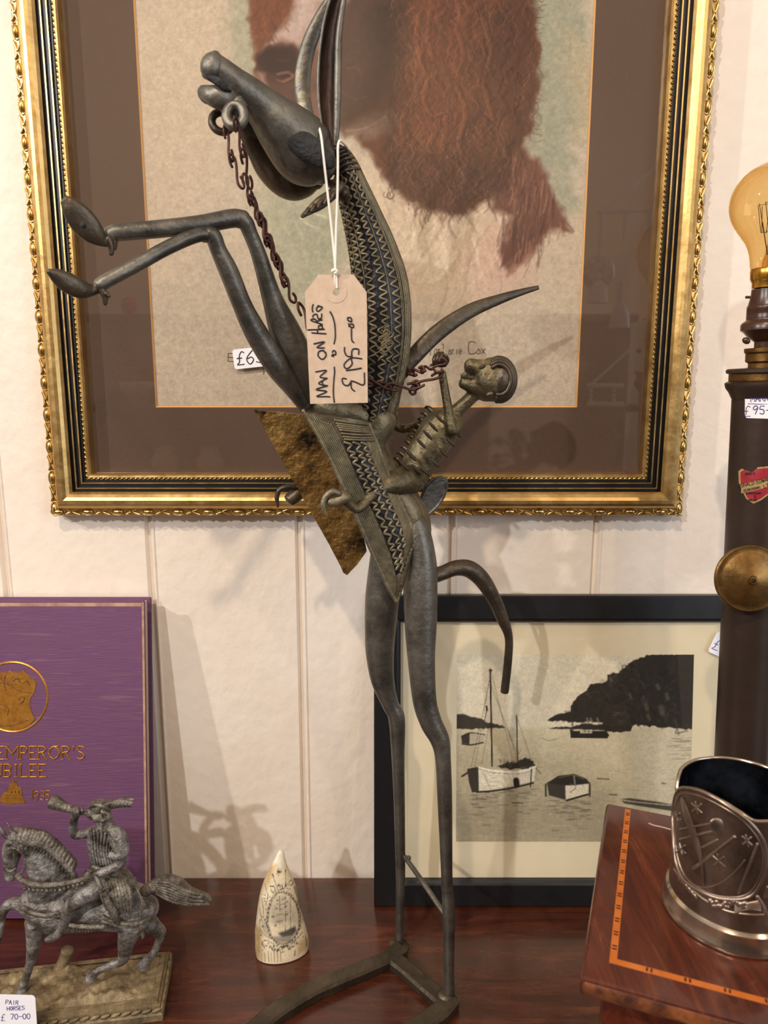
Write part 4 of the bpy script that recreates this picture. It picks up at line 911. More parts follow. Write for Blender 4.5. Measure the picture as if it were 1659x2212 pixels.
part('fetlock', lambda mb: (limb(mb, [(218, 622, .484, 11), (226, 640, .484, 8), (227, 656, .484, 5)], 4, 10), limb(mb, [(228, 634, .482, 6), (236, 640, .482, 4)], 3, 8)), M_brdark, sub=FB)
# ---- saddle flaps
def cv(L, n): return crom([P(*q) for q in L], 8) if n is None else np.array([crom([P(*q) for q in L], 12)[int(round(i * (12 * (len(L) - 1)) / (n - 1)))] for i in range(n)])
LE = [(655, 887, .553), (692, 950, .556), (730, 1028, .559), (768, 1112, .563), (806, 1200, .567), (838, 1268, .57), (856, 1299, .572)]
RE = [(800, 912, .566), (818, 955, .568), (838, 1012, .572), (864, 1072, .576), (894, 1146, .58), (884, 1210, .578), (858, 1300, .573)]
NU = 61
Lc, Rc = cv(LE, NU), cv(RE, NU)
bul = nrm(np.array([.45, -.88, .1]))
def fpt(s, t, lift=0.0):
    """s 0..1 across (left edge to right edge), t 0..1 along"""
    i = min(int(t * (NU - 1)), NU - 2); u = t * (NU - 1) - i; a = Lc[i] * (1 - u) + Lc[i + 1] * u; b = Rc[i] * (1 - u) + Rc[i + 1] * u
    w_ = np.linalg.norm(b - a); return a + (b - a) * s + bul * (w_ * .20 * math.sin(PI * s) + lift)
def flap(mb):
    ns = 17; V = []; ts = np.linspace(0, 1, 50)
    for off in (0, -.0022):
        for t in ts:
            for s in np.linspace(0, 1, ns): V.append(fpt(s, t, off))
    n1 = len(ts) * ns; F_ = []
    for i in range(len(ts) - 1):
        for k in range(ns - 1):
            q = (i * ns + k, i * ns + k + 1, (i + 1) * ns + k + 1, (i + 1) * ns + k); F_.append(q); F_.append(tuple(n1 + x for x in reversed(q)))
        for k in (0, ns - 1): F_.append((i * ns + k, (i + 1) * ns + k, n1 + (i + 1) * ns + k, n1 + i * ns + k))
    for i in (0, len(ts) - 1):
        for k in range(ns - 1): F_.append((i * ns + k, i * ns + k + 1, n1 + i * ns + k + 1, n1 + i * ns + k))
    mb.add(V, F_)
FLP, _ = part('saddle_flap', flap, M_bryel)
def pan(mb):
    V = []; F_ = []; ts = np.linspace(.17, .80, 34); n_ = 9
    for t in ts:
        s0 = .29; s1 = .71 - max(0, t - .6) * .9
        for s in np.linspace(s0, max(s1, s0 + .05), n_): V.append(fpt(s, t, .0003))
    for i in range(len(ts) - 1):
        for k in range(n_ - 1): F_.append((i * n_ + k, i * n_ + k + 1, (i + 1) * n_ + k + 1, (i + 1) * n_ + k))
    mb.add(V, F_)
part('dark_panel', pan, M_inlay, sub=FLP)
def flwires(mb):
    for s in (.36, .50, .64):
        tend = .78 if s < .45 else (.80 if s < .6 else .70)
        k = int(22 * tend)*2; wire(mb, [fpt(s + (.045 if i % 2 else -.045) - max(0, (.18 + (tend - .18) * i / k) - .6) * .5 * (s - .36), .18 + (tend - .18) * i / k, .0008) for i in range(k + 1)], .00125, 4, 6)
    for j in range(9):                                             # ridges beside the left edge
        s = .03 + j * .028; wire(mb, [fpt(s + (t > .85) * (t - .85) * 1.5 * j * .1, t, .0004) for t in np.linspace(.02 + j * .006, .985 - j * .018, 22)], .00075, 2, 6)
    for j in range(8):                                             # ridges across the top
        t = .03 + j * .017; wire(mb, [fpt(s, t + .012 * math.sin(s * PI), .0006) for s in np.linspace(.34, .90, 9)], .0011, 2, 6)
    for j in range(7):                                             # ridges of the lower right edge, meeting at the tip
        d = .03 + j * .075; wire(mb, [fpt(1 - d, t, .0005) for t in np.linspace(.745 + j * .012, .985 - j * .016, 10)], .0010, 2, 6)
    wire(mb, [fpt(0, t, .0002) for t in np.linspace(0, 1, 20)], .0015, 2, 8); wire(mb, [fpt(1, t, .0002) for t in np.linspace(.7, 1, 8)], .0013, 2, 8)
part('ridges_and_zigzags', flwires, M_bryel, sub=FLP)
FE = [(548, 883, .606), (562, 887, .606), (610, 890, .607), (660, 896, .607), (700, 905, .608), (740, 1000, .613), (775, 1110, .619), (792, 1190, .623), (772, 1218, .625), (750, 1241, .627), (742, 1236, .627), (736, 1222, .626), (712, 1176, .624), (676, 1112, .62), (636, 1042, .616), (600, 976, .612), (570, 922, .608)]
part('saddle_flap', lambda mb: plate(mb, [P(*q) for q in FE], .0032), M_brass, smooth=False, label='brassy far saddle flap')
# ---- saddle back (cantle)
CT = [(902, 1118, .612), (910, 1082, .610), (922, 1054, .610), (942, 1036, .612), (956, 1034, .614), (963, 1044, .616), (958, 1068, .617), (944, 1092, .616), (924, 1112, .614)]
part('saddle_back', lambda mb: (plate(mb, [P(*q) for q in crom(CT, 3, True)], .003), wire(mb, [P(*q) for q in CT[1:9]], .0022, 5, 8)), M_br, sharp=40)
# ---- the long blade rising behind the rider
part('long_blade', lambda mb: limb(mb, [(850, 842, .618, 11, .5), (868, 802, .62, 16, .5), (890, 774, .623, 18, .45), (945, 719, .63, 18, .4), (1013, 673, .638, 15.5, .4), (1083, 645, .646, 10.5, .45), (1130, 630, .652, 7, .5), (1163, 621, .656, 4.5, .6)], 8, 16, cap=.3), M_brdark)
# ---- the rider: one continuous body
def body(mb):
    limb(mb, [(888, 1040, .600, 31, .8), (900, 1012, .600, 36, .8), (920, 975, .602, 40, .78), (944, 938, .604, 42, .76), (962, 912, .606, 38, .76), (976, 892, .607, 24, .8)], 6, 20)
    limb(mb, [(972, 902, .606, 16), (990, 884, .606, 15), (1008, 868, .606, 14.5), (1030, 846, .606, 15)], 5, 16)
    # head: skull, jaw, brow
    pblob(mb, 1060, 822, .606, 47, 47, 0, 40); pblob(mb, 1064, 814, .606, 41, 44, 20, 38)
    limb(mb, [(1050, 838, .606, 30), (1022, 832, .603, 20), (1000, 828, .602, 12)], 5, 14)
    limb(mb, [(1044, 802, .604, 28), (1028, 794, .602, 19), (1014, 792, .601, 15)], 4, 14)
    limb(mb, [(1032, 783, .603, 7), (1016, 782, .6, 8), (1009, 788, .6, 8)], 4, 12)        # nose
    limb(mb, [(1012, 808, .601, 5), (1001, 810, .6, 5), (997, 813, .6, 4)], 3, 10); limb(mb, [(1010, 820, .601, 5), (998, 822, .6, 5)], 3, 10)   # lips
    pblob(mb, 1058, 851, .583, 9, 6, -20, 5)                                                # ear
    # near arm
    limb(mb, [(984, 908, .602, 14), (986, 922, .596, 15), (978, 930, .592, 13.5), (971, 908, .592, 11), (966, 872, .593, 10), (960, 836, .594, 9.5), (955, 806, .595, 9)], 6, 14)
    # far arm
    limb(mb, [(922, 908, .612, 13), (896, 922, .618, 11), (866, 927, .622, 11), (851, 914, .622, 10), (852, 884, .619, 9.5), (858, 850, .614, 9), (864, 818, .610, 8.5)], 6, 12)
    # near leg
    limb(mb, [(890, 1036, .594, 31), (866, 1040, .584, 30), (838, 1048, .575, 25), (816, 1058, .568, 18), (800, 1072, .562, 13), (786, 1090, .557, 10.5), (772, 1100, .553, 10), (758, 1092, .551, 11), (746, 1080, .549, 13)], 6, 16)
    # far leg
    limb(mb, [(880, 1030, .610, 26), (846, 1016, .618, 18), (818, 1014, .622, 12), (780, 1030, .626, 10), (720, 1050, .628, 9), (664, 1062, .628, 9)], 6, 12)
mb = MB(); body(mb); RD = mb.build('rider', M_brrid, SCP, label='skeletal bronze rider leaning back'); fuse(RD, .00115, 2)
def hand(mb, x, y, Y, s=1.0):
    pblob(mb, x, y, Y, 12 * s, 15 * s, -70, 9)
    for k, (dx, dy) in enumerate(((-9, -14), (-3, -18), (4, -18), (10, -12))):
        limb(mb, [(x + dx * .6, y - 6, Y, 5.5), (x + dx, y + dy, Y - .003, 5.2), (x + dx * 1.1 - 3, y + dy * .7 + 4, Y - .009, 4.6), (x + dx - 4, y + 4, Y - .008, 4)], 4, 8)
    limb(mb, [(x + 9, y + 6, Y - .002, 5.5), (x + 15, y - 4, Y - .006, 5), (x + 12, y - 14, Y - .009, 4)], 4, 8)
part('hand', lambda mb: hand(mb, 951, 782, .596), M_brdark, sub=RD); part('hand', lambda mb: hand(mb, 866, 806, .608, .8), M_brdark, sub=RD)
def foot(mb, dx=0, dy=0, dY=0, s=1):
    q = lambda x, y, Y, r: (dx + x, dy + y, Y + dY, r * s)
    limb(mb, [q(752, 1086, .551, 11), q(744, 1074, .548, 15), q(728, 1082, .545, 13), q(712, 1085, .543, 11)], 5, 14)
    limb(mb, [q(732, 1066, .543, 7), q(718, 1062, .541, 7.5), q(704, 1072, .54, 7), q(698, 1088, .539, 6), q(701, 1104, .539, 4.5), q(705, 1112, .539, 2.5)], 5, 12)
part('foot', lambda mb: foot(mb), M_bryel, sub=RD)
def foot2(mb):
    limb(mb, [(672, 1060, .628, 14), (650, 1062, .625, 15), (634, 1074, .622, 16), (624, 1082, .62, 14)], 5, 14, cap=.3)
    limb(mb, [(640, 1052, .62, 6), (620, 1052, .617, 6), (604, 1058, .615, 5.5), (598, 1074, .615, 5), (600, 1094, .615, 3)], 5, 10)
part('foot', foot2, M_brdark, sub=RD)
def cuts(mb):
    ax = np.array([math.cos(math.radians(-56)), math.sin(math.radians(-56))]); pe = np.array([-ax[1], ax[0]])
    for (x, y, L_, th, dp) in ((872, 1004, 17, 4.4, .579), (888, 984, 17, 4.4, .578), (900, 1014, 15, 4, .583), (911, 1000, 15, 4, .584) if False else (908, 1032, 13, 4, .588), (918, 1018, 14, 4, .586), (940, 1000, 14, 4, .585), (958, 978, 14, 4, .586), (973, 955, 14, 4, .588), (990, 938, 10, 4, .593), (910, 958, 15, 3.6, .58), (924, 940, 15, 3.6, .581), (936, 922, 15, 3.6, .582), (950, 905, 14, 3.6, .584)):
        pblob(mb, x, y, dp, L_, th, 47, 5)
part('rib_slits', cuts, M_slit, sub=RD, label='dark slits between the ribs')
def fins(mb):
    for i in range(10):
        t = i / 9; x, y = 858 + 68 * t, 992 - 110 * t; limb(mb, [(x + 10, y + 8, .61, 7), (x - 2, y - 2, .611, 4.5), (x - 9, y - 1, .612, 1.6)], 3, 8)
part('chest_spines', fins, M_brdark, sub=RD)
def hair(mb):
    pblob(mb, 1078, 820, .607, 34, 48, 12, 44)
    for j in (-2.3, -1.8, -1.2, -.6, 0, .6, 1.2):                         # combed ridges running over the back of the head
        dy = j * .0062; q = math.sqrt(1 - (dy / .0195) ** 2)
        limb(mb, [(1078 + 36 * q * math.cos(a_), 820 + 48 * q * math.sin(a_), .607 + dy, 4.2) for a_ in np.radians([-125, -95, -60, -25, 10, 45, 75, 100])], 4, 8)
part('hair', hair, M_brdark, sub=RD)
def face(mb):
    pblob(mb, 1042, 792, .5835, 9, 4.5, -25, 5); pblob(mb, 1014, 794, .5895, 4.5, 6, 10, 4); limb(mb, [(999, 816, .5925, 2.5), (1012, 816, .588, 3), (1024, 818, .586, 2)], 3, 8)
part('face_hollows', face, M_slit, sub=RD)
# ---- rein chain: bent wire links
def link(name, a, b, wd, roll, r=3.1):
    """a, b: (px,py,Y) ends; long bent-wire loop with a pinched waist, left open at one end"""
    A_, B_ = P(*a), P(*b); t = B_ - A_; L_ = np.linalg.norm(t); t /= L_; k = depth(A_) / F_PX
    s = nrm(np.cross(t, _F)); d = np.cross(s, t); s, d = s * math.cos(roll) + d * math.sin(roll), d * math.cos(roll) - s * math.sin(roll)
    w_ = wd * k
    pts = [A_ + t * (L_ * u) + s * (w_ * v) + d * (w_ * q) for u, v, q in ((.30, -.75, .2), (.10, -.85, .15), (-.10, -.35, 0), (-.12, .35, 0), (.08, .9, -.1), (.30, .55, -.15), (.52, 0, 0), (.74, -.6, .15), (.94, -.85, .1), (1.10, -.35, 0), (1.10, .4, 0), (.92, .85, -.1), (.72, .6, -.2))]
    mb = MB(); wire(mb, pts, r * k, 4, 7); return mb.build(name, M_rust, SCP)
def chain(path, n, wd):
    Q = crom(path, 20); L_ = np.cumsum([0] + [np.hypot(*(q[:2] - p[:2])) for p, q in zip(Q[:-1], Q[1:])])
    at = lambda x: tuple(np.array([np.interp(x, L_, Q[:, j]) for j in range(3)]))
    for i in range(n):
        x0, x1 = L_[-1] * i / n, L_[-1] * (i + 1) / n; link('chain_link', at(x0), at(x1), wd, (.25 if i % 2 else .95) + rng.uniform(-.2, .2))
chain([(487, 280, .522), (496, 330, .523), (510, 362, .524), (522, 400, .525)], 2, 7)
chain([(509, 262, .503), (520, 310, .508), (532, 362, .516), (540, 400, .522)], 2, 7)
chain([(528, 382, .526), (546, 440, .532), (562, 476, .536), (578, 520, .54), (598, 566, .545), (616, 610, .549), (634, 648, .552)], 6, 8)
chain([(648, 662, .553), (664, 690, .554), (676, 730, .554), (690, 780, .554)], 2, 9)
chain([(784, 818, .558), (826, 832, .572), (868, 842, .582), (905, 832, .587), (950, 808, .587)], 3, 9)
chain([(546, 430, .536), (566, 474, .54), (584, 524, .544), (602, 568, .549), (618, 612, .553)], 4, 7)
chain([(868, 806, .60), (890, 806, .60), (905, 800, .598), (936, 792, .59)], 3, 8)
link('chain_link', (944, 800, .582), (958, 778, .582), 10, .1); link('chain_link', (900, 826, .59), (890, 848, .588), 8, .5)

# ================================================================== PRICE TAG
M_kraft = mat('kraft_card', (190, 166, 142), (204, 180, 156), scale=140, rough=0.9, detail=8)
M_string = mat('white_string', (236, 228, 216), rough=0.8)
TY = .5375; TG = Plane(P(727, 868, TY), (1, .05, 0), (0, 0, 1))
tagp = lambda n: (lambda x, y: (lambda uv: TG.at(uv[0], uv[1], n))(TG.hit(x, y, n)))
tg = thing('price_tag', tuple(P(733, 870, TY)), 'brown card luggage tag on white string hanging from the horse head, reading MAN ON HORSE', 'price tag')
OUT = [(688, 593), (764, 593), (792, 631), (794.5, 870), (670, 872.5), (658.5, 631)]; hc = (726, 631)
def ray_out(a):
    best = None
    for i in range(6):
        p, q = OUT[i], OUT[(i + 1) % 6]; dx, dy = math.cos(a), math.sin(a); ex, ey = q[0] - p[0], q[1] - p[1]; det = dx * -ey + dy * ex
        if abs(det) < 1e-9: continue
        rx_, ry_ = p[0] - hc[0], p[1] - hc[1]; t = (rx_ * -ey + ry_ * ex) / det; u = (dx * ry_ - dy * rx_) / det
        if t > 0 and -1e-6 <= u <= 1 + 1e-6: best = t if best is None else min(best, t)
    return (hc[0] + best * math.cos(a), hc[1] + best * math.sin(a))
angs = sorted([math.atan2(q[1] - hc[1], q[0] - hc[0]) for q in OUT] + [2 * PI * k / 32 - PI + .01 for k in range(32)])
def tagcard(mb):
    n = len(angs); V = []
    for z in (.0003, -.0003):
        g = tagp(z)
        V += [g(*ray_out(a)) for a in angs]; V += [g(hc[0] + 7.5 * math.cos(a), hc[1] + 7.5 * math.sin(a)) for a in angs]
    F_ = []
    for k in range(n):
        j = (k + 1) % n; F_ += [(k, j, n + j, n + k), (2 * n + k, 3 * n + k, 3 * n + j, 2 * n + j), (k, 2 * n + k, 2 * n + j, j), (n + k, n + j, 3 * n + j, 3 * n + k)]
    mb.add(V, F_)
mb = MB(); tagcard(mb); mb.build('tag_card', M_kraft, tg, smooth=False)
def disc(mb, r0, r1, z0, z1, n=36):
    V = []
    for z in (z0, z1):
        g = tagp(z)
        for r in (r0, r1): V += [g(hc[0] + r * math.cos(2 * PI * k / n), hc[1] + r * math.sin(2 * PI * k / n)) for k in range(n)]
    F_ = []
    for k in range(n):
        j = (k + 1) % n; F_ += [(2 * n + k, 2 * n + j, 3 * n + j, 3 * n + k), (k, n + k, n + j, j), (n + k, 3 * n + k, 3 * n + j, n + j), (k, j, 2 * n + j, 2 * n + k)]
    mb.add(V, F_)
mb = MB(); disc(mb, 7.5, 23.5, .0003, .0006); mb.build('eyelet_patch', M_kraft, tg, smooth=False)
mb = MB(); g = tagp(.0005); ir = .00055
Z = 1284 / 180.0; zp = lambda L: [(640 + x / Z, 580 + y / Z) for x, y in L]        # strokes traced from the handwriting
for L in ([(515, 1975), (440, 1972), (312, 1968), (470, 1895), (305, 1865), (480, 1805)], [(480, 1805), (345, 1770), (475, 1690)], [(410, 1800), (400, 1730)], [(475, 1690), (365, 1668), (465, 1570), (300, 1592)],
          [(450, 1290), (455, 1350), (400, 1398), (340, 1350), (345, 1285), (410, 1262), (450, 1300)], [(430, 1222), (320, 1215), (435, 1130), (272, 1160)],
          [(455, 1005), (240, 990)], [(430, 935), (178, 945)], [(330, 1000), (325, 940)], [(400, 925), (350, 930), (345, 885), (390, 880), (405, 915)], [(400, 860), (230, 800), (270, 775), (310, 800), (330, 830)], [(310, 810), (395, 790)],
          [(390, 700), (385, 760), (340, 770), (315, 705), (265, 715), (255, 745)], [(258, 555), (245, 620), (255, 668)], [(330, 575), (400, 600), (335, 660), (310, 620), (345, 570)],
          [(520, 665), (560, 740), (590, 850), (600, 980), (598, 1080), (580, 1160)], [(585, 1520), (590, 1600), (580, 1700), (570, 1900), (585, 2060)],
          [(545, 1340), (570, 1355), (560, 1320), (600, 1330), (605, 1280), (570, 1262), (555, 1290)],
          [(900, 1890), (850, 1840), (845, 1730)], [(770, 1700), (720, 1690), (705, 1720), (735, 1790), (800, 1800), (850, 1740), (900, 1745), (1040, 1790), (1050, 1610)],
          [(770, 1570), (890, 1555), (1000, 1535)], [(1010, 1390), (900, 1375), (820, 1390), (740, 1470), (750, 1530), (800, 1535), (860, 1470), (850, 1400), (860, 1340)],
          [(860, 1360), (780, 1345), (745, 1280), (745, 1215)], [(850, 1355), (860, 1260), (900, 1235), (960, 1250), (960, 1320)],
          [(885, 1140), (855, 1095), (850, 930)], [(805, 850), (835, 900), (880, 905), (875, 860), (830, 860), (810, 890)], [(790, 770), (800, 800), (850, 820), (845, 765), (800, 755), (790, 775)]):
    inkline(mb, g, zp(L), ir, curve=False if len(L) < 3 else True, sub=5)
mb.build('handwriting', M_ink, tg)
def strings(mb):
    r = .00085
    def twist(L): wire(mb, [P(*q) for q in L], r, 6, 8)
    twist([(728, 622, TY - .0012), (727, 605, TY - .0015), (725, 585, TY - .001), (717, 500, TY - .0005), (708, 420, TY - .002), (700, 350, TY - .003), (694, 296, TY - .0005), (688, 270, TY + .010), (690, 262, TY + .022)])
    twist([(724, 622, TY + .001), (723, 606, TY - .0012), (724, 585, TY - .002), (726, 500, TY - .0005), (729, 420, TY - .001), (730, 350, TY - .001), (730, 318, TY), (734, 304, TY + .006), (745, 312, TY + .014), (752, 322, TY + .03)])
    wire(mb, [P(718, 586, TY - .003), P(722, 583, TY - .0035), P(728, 586, TY - .003), P(724, 590, TY - .003)], r * 1.4, 4, 8)
mb = MB(); strings(mb); mb.build('string', M_string, tg)

# ================================================================== ENGRAVED TOOTH
M_tooth = mat('ivory', (236, 220, 186), rough=0.3, attr='paint', spec=0.5)
E_ = Canvas(540, 1820, 680, 2125, .7, (236, 222, 190)); ez = 1032 / 140.0; e_ = lambda L: [(540 + x / ez, 1820 + y / ez) for x, y in L]
DK, GR = (46, 44, 46), (96, 90, 84)
E_.poly(e_([(400, 110), (560, 110), (620, 360), (330, 400)]), (246, 238, 220), .8, 6)
E_.poly(e_([(330, 330), (420, 360), (300, 640), (200, 700), (130, 1000), (130, 900)]), (216, 178, 122), .75, 5)
E_.poly(e_([(80, 1300), (190, 1400), (180, 1900), (90, 1850)]), (176, 146, 98), .8, 5); E_.poly(e_([(760, 1600), (940, 1500), (930, 1650), (770, 1780)]), (190, 160, 110), .7, 4)
for x in (180, 230, 290, 330, 380, 430, 480): E_.stroke(e_([(x, 1700 + rng.uniform(0, 60)), (x + 10, 1900)]), 2.4, (120, 88, 52), .65, .8)
E_.stroke(e_([(720, 1720), (710, 1800)]), 4, (110, 80, 50), .8, .8)
oval = e_([(520, 780), (640, 830), (740, 960), (790, 1150), (790, 1350), (700, 1540), (560, 1630), (440, 1610), (330, 1500), (270, 1300), (290, 1080), (350, 900), (430, 800)])
for a, b in zip(oval, oval[1:] + oval[:1]): E_.stroke([a, b], 7, GR, .85, .5, False)
Q = crom(np.array(oval), 6, True)
for i in range(0, len(Q), 2):
    c = np.mean(Q, 0); d = (c - Q[i]) / np.linalg.norm(c - Q[i]); n = np.array([-d[1], d[0]]); E_.poly([Q[i] - d * 1.5 + n * 2, Q[i] - d * 1.5 - n * 2, Q[i] + d * 4], (226, 212, 176), .95)
    if i % 4 == 0: E_.stroke([Q[i] - d * 4, Q[i] - d * 6], 1.2, DK, .7)
E_.poly(e_([(380, 850), (560, 840), (720, 1100), (760, 1300), (560, 1250), (360, 1300), (330, 1150)]), (188, 176, 158), .6, 5)
for yy, x0_, x1_ in ((900, 420, 560), (960, 430, 600), (1030, 410, 590), (1120, 370, 590), (1160, 350, 600), (1230, 360, 590), (1300, 390, 640)):
    E_.stroke(e_([(x0_, yy + 20), ((x0_ + x1_) / 2, yy + 26), (x1_, yy - 20)]), 1.8, DK, .8, .7)
    E_.poly(e_([(x0_ + 40, yy + 24), (x1_ - 60, yy - 5), (x1_ - 50, yy + 50), (x0_ + 60, yy + 66)]), (204, 190, 166), .6, 1.2)
for x in (470, 560, 640): E_.stroke(e_([(x, 860), (x + 10, 1420)]), 1.2, DK, .75, .6)
E_.poly(e_([(440, 1440), (560, 1410), (720, 1330), (740, 1400), (680, 1480), (520, 1510)]), (70, 66, 66), .9, 2); E_.poly(e_([(350, 1500), (700, 1470), (640, 1590), (440, 1590)]), (120, 114, 108), .7, 4)
E_.poly(e_([(420, 1310), (520, 1290), (540, 1400), (440, 1440)]), (230, 218, 186), .8, 1)
c = np.array(e_([(455, 465)])[0])
for k in range(8):
    a = k * PI / 4; l = 9 if k % 2 == 0 else 6; E_.stroke([c, c + l * np.array([math.cos(a), math.sin(a)])], 1.3, DK, .95, .5, False)
E_.stroke([c + (-3, 0), c + (3, 1)], 3, DK, 1, .6)
E_.stroke(e_([(360, 515), (440, 740), (470, 790)]), 1.3, DK, .9, .5); E_.stroke(e_([(565, 440), (570, 660)]), 1.2, DK, .8, .5)
E_.stroke(e_([(355, 500), (372, 530)]), 3, DK); E_.stroke(e_([(565, 435), (566, 460)]), 3, GR)
E_.stroke(e_([(310, 700), (380, 700), (400, 760), (370, 800), (340, 760), (330, 740)]), 1.6, DK); E_.stroke(e_([(430, 690), (560, 660), (650, 680), (690, 640), (650, 590), (620, 640)]), 1.6, DK, .85); E_.stroke(e_([(440, 760), (560, 730), (650, 740)]), 1.4, DK, .8)
def cvt(cn, txt, x, y, h, ang, wd, col, w=.55, gap=.15):
    st, W_ = text_strokes(txt, w, gap); t = math.radians(ang)
    for s in st: cn.stroke([(x + h * (a * math.cos(t) - b * math.sin(t)), y - h * (a * math.sin(t) + b * math.cos(t))) for a, b in s], wd, col, .95, .5, False)
cvt(E_, 'Sarah', 601, 1918, 7, 6, 1.2, DK)
E_.stroke(e_([(240, 1560), (190, 1590), (210, 1650), (300, 1640), (360, 1690)]), 1.5, DK); E_.stroke(e_([(200, 1600), (240, 1700), (190, 1710)]), 1.3, DK); E_.stroke(e_([(240, 1550), (330, 1590), (430, 1650), (520, 1660), (640, 1620), (760, 1520), (830, 1430)]), 1.3, DK); E_.stroke(e_([(300, 1660), (420, 1730), (530, 1740), (660, 1680), (780, 1580)]), 1.3, DK)
cvt(E_, 'Tne', 587, 2052, 9, -12, 1.4, DK, .5, .14); cvt(E_, 'Pi', 610, 2053, 9, 6, 1.4, DK, .5, .1); cvt(E_, 'Ko', 623, 2050, 9, 26, 1.4, DK, .5, .12); cvt(E_, 'n', 638, 2040, 9, 38, 1.4, DK, .5)
for p_ in ((290, 1610), (845, 1500), (170, 1475)): E_.stroke(e_([p_, (p_[0] + 6, p_[1] + 6)]), 2.4, DK)
for x, y in ((215, 820), (255, 870), (230, 930), (180, 1180), (200, 1260), (190, 1330), (220, 1210), (160, 1230), (240, 800), (210, 880)):
    for k in range(3): E_.stroke(e_([(x + k * 14, y + k * 7), (x + k * 14 + 5, y + k * 7 + 3)]), 1.4, DK, .8)
for L in ([(240, 670), (260, 760), (300, 860), (340, 880)], [(190, 900), (210, 1040), (220, 1180), (250, 1380), (320, 1520)], [(150, 1040), (180, 1180), (230, 1400), (300, 1530)], [(150, 1240), (170, 1400), (260, 1500)], [(290, 830), (270, 920), (250, 1000)]): E_.stroke(e_(L), 1.5, GR, .9, .6)
for L in ([(700, 700), (760, 900), (800, 1060)], [(720, 690), (770, 860), (830, 1130)], [(880, 1480), (905, 1600), (895, 1650)]): E_.stroke(e_(L), 2.4, (70, 66, 64), .8, .7)
E_.grain(.04, 3)
# shape: leaning oval cone; silhouette rows (py, left px, right px)
rows = [(2058, 555, 666), (2040, 553, 666), (2010, 552.5, 659), (1996, 553, 655), (1956, 557.5, 647), (1928, 562, 641), (1901, 570, 632), (1874, 583, 621), (1854, 593.5, 615.5), (1842, 599, 612.5), (1836, 603, 609), (1835, 605, 607.5)]
b1, b2 = T(556, 2066), T(666, 2046); e1 = nrm(b2 - b1); e2 = np.array([-e1[1], e1[0], 0]); bc = (b1 + b2) / 2; TYc = bc[1]
V = []; nT = 160
A = crom(rows, 12); pts = []
for i, (py, xl, xr) in enumerate(A):
    cpt = P((xl + xr) / 2, py, TYc + .006 * i / len(A)); hw_ = (xr - xl) / 2 * depth(cpt) / F_PX
    for k in range(nT):
        t = 2 * PI * k / nT; pts.append(cpt + e1 * (hw_ / math.hypot(e1[0], .62 * e2[0]) * math.cos(t)) + e2 * (hw_ * .62 * math.sin(t)))
pts = np.array(pts); bz = pts[:nT]
# sit it on the table: drop the base ring to z=0
z0 = pts[0][2]; zmax = pts[:, 2].max()
pts[:, 2] = np.where(pts[:, 2] < z0 + .03, 0.0006 + (pts[:, 2] - z0) * (z0 + .03) / .03, pts[:, 2])
V = [tuple(p) for p in pts] + [tuple(pts[-nT:].mean(0)), tuple(pts[:nT].mean(0))]
n_ = len(A); F_ = [(i * nT + k, i * nT + (k + 1) % nT, (i + 1) * nT + (k + 1) % nT, (i + 1) * nT + k) for i in range(n_ - 1) for k in range(nT)]
F_ += [((n_ - 1) * nT + k, (n_ - 1) * nT + (k + 1) % nT, n_ * nT) for k in range(nT)] + [((k + 1) % nT, k, n_ * nT + 1) for k in range(nT)]
mb = MB(); mb.add(V, F_)
to = mb.build('engraved_tooth', M_tooth, label='upright ivory tooth engraved with a sailing ship, standing on the table', cat='ornament')
va = np.array(V); x, y = proj(va); cols = E_.sample(x, y); cy_ = (va - bc) @ e2
cols[cy_ > .004] = (226, 206, 168)
paint_attr(to, lin(np.clip(cols, 0, 255)))
# ================================================================== LAMP MADE FROM A BROWN TUBE
M_tube = mat('brown_tube', (52, 40, 33), (60, 46, 38), scale=14, rough=0.42, metal=0.35, bump=0.1, bscale=120)
M_bakelite = mat('bakelite', (58, 34, 24), (66, 40, 28), scale=30, rough=0.3)
M_agedbrass = mat('aged_brass', (92, 68, 36), (134, 100, 54), scale=45, rough=0.38, metal=0.85, bump=0.2)
M_brightbrass = mat('bright_brass', (190, 138, 48), (214, 164, 70), scale=60, rough=0.25, metal=0.9)
M_shield = mat('red_decal', (140, 26, 40), (160, 36, 50), scale=80, rough=0.45)
M_shieldgold = mat('decal_gold', (150, 120, 70), (176, 146, 92), scale=160, rough=0.5)
M_filament = mat('dark_wire', (70, 60, 50), rough=0.4, metal=0.8)
LY = .62; lb = P(1601, 1640, LY); lt = P(1645, 850, LY); la = nrm(lt - lb); lr = 53.5 * depth(lb) / F_PX
foot0 = lb - la * (lb[2] / la[2])
LP = thing('lamp', tuple(foot0), 'brown metal tube table lamp with an amber bulb at the right edge', 'lamp')
def lh(py):                                                    # height along the axis seen at photo row py
    best = min(np.linspace(0, .75, 1500), key=lambda h: abs(proj(foot0 + la * h)[1] - py)); return best
def lrad(px_r, py): return px_r * depth(foot0 + la * lh(py)) / F_PX
ht = lh(862)
mb = MB(); lathe(mb, foot0, la, [(lr * 1.5, .0006), (lr * 1.5, .012), (lr * 1.35, .02), (lr, .024), (lr, ht)], 48); mb.build('column', M_tube, LP, sharp=40)
def prof_px(L): return [(lrad(r, y), lh(y)) for r, y in L]
mb = MB(); lathe(mb, foot0, la, prof_px([(58, 862), (66, 846), (72, 838), (74, 830), (74, 825), (66, 821), (66, 800)]), 48); mb.build('lower_collar', M_tube, LP, sharp=35)
mb = MB(); lathe(mb, foot0, la, prof_px([(66, 822), (67, 820), (67, 803), (60, 801), (10, 800)]), 48); mb.build('brass_band', M_agedbrass, LP, sharp=35)
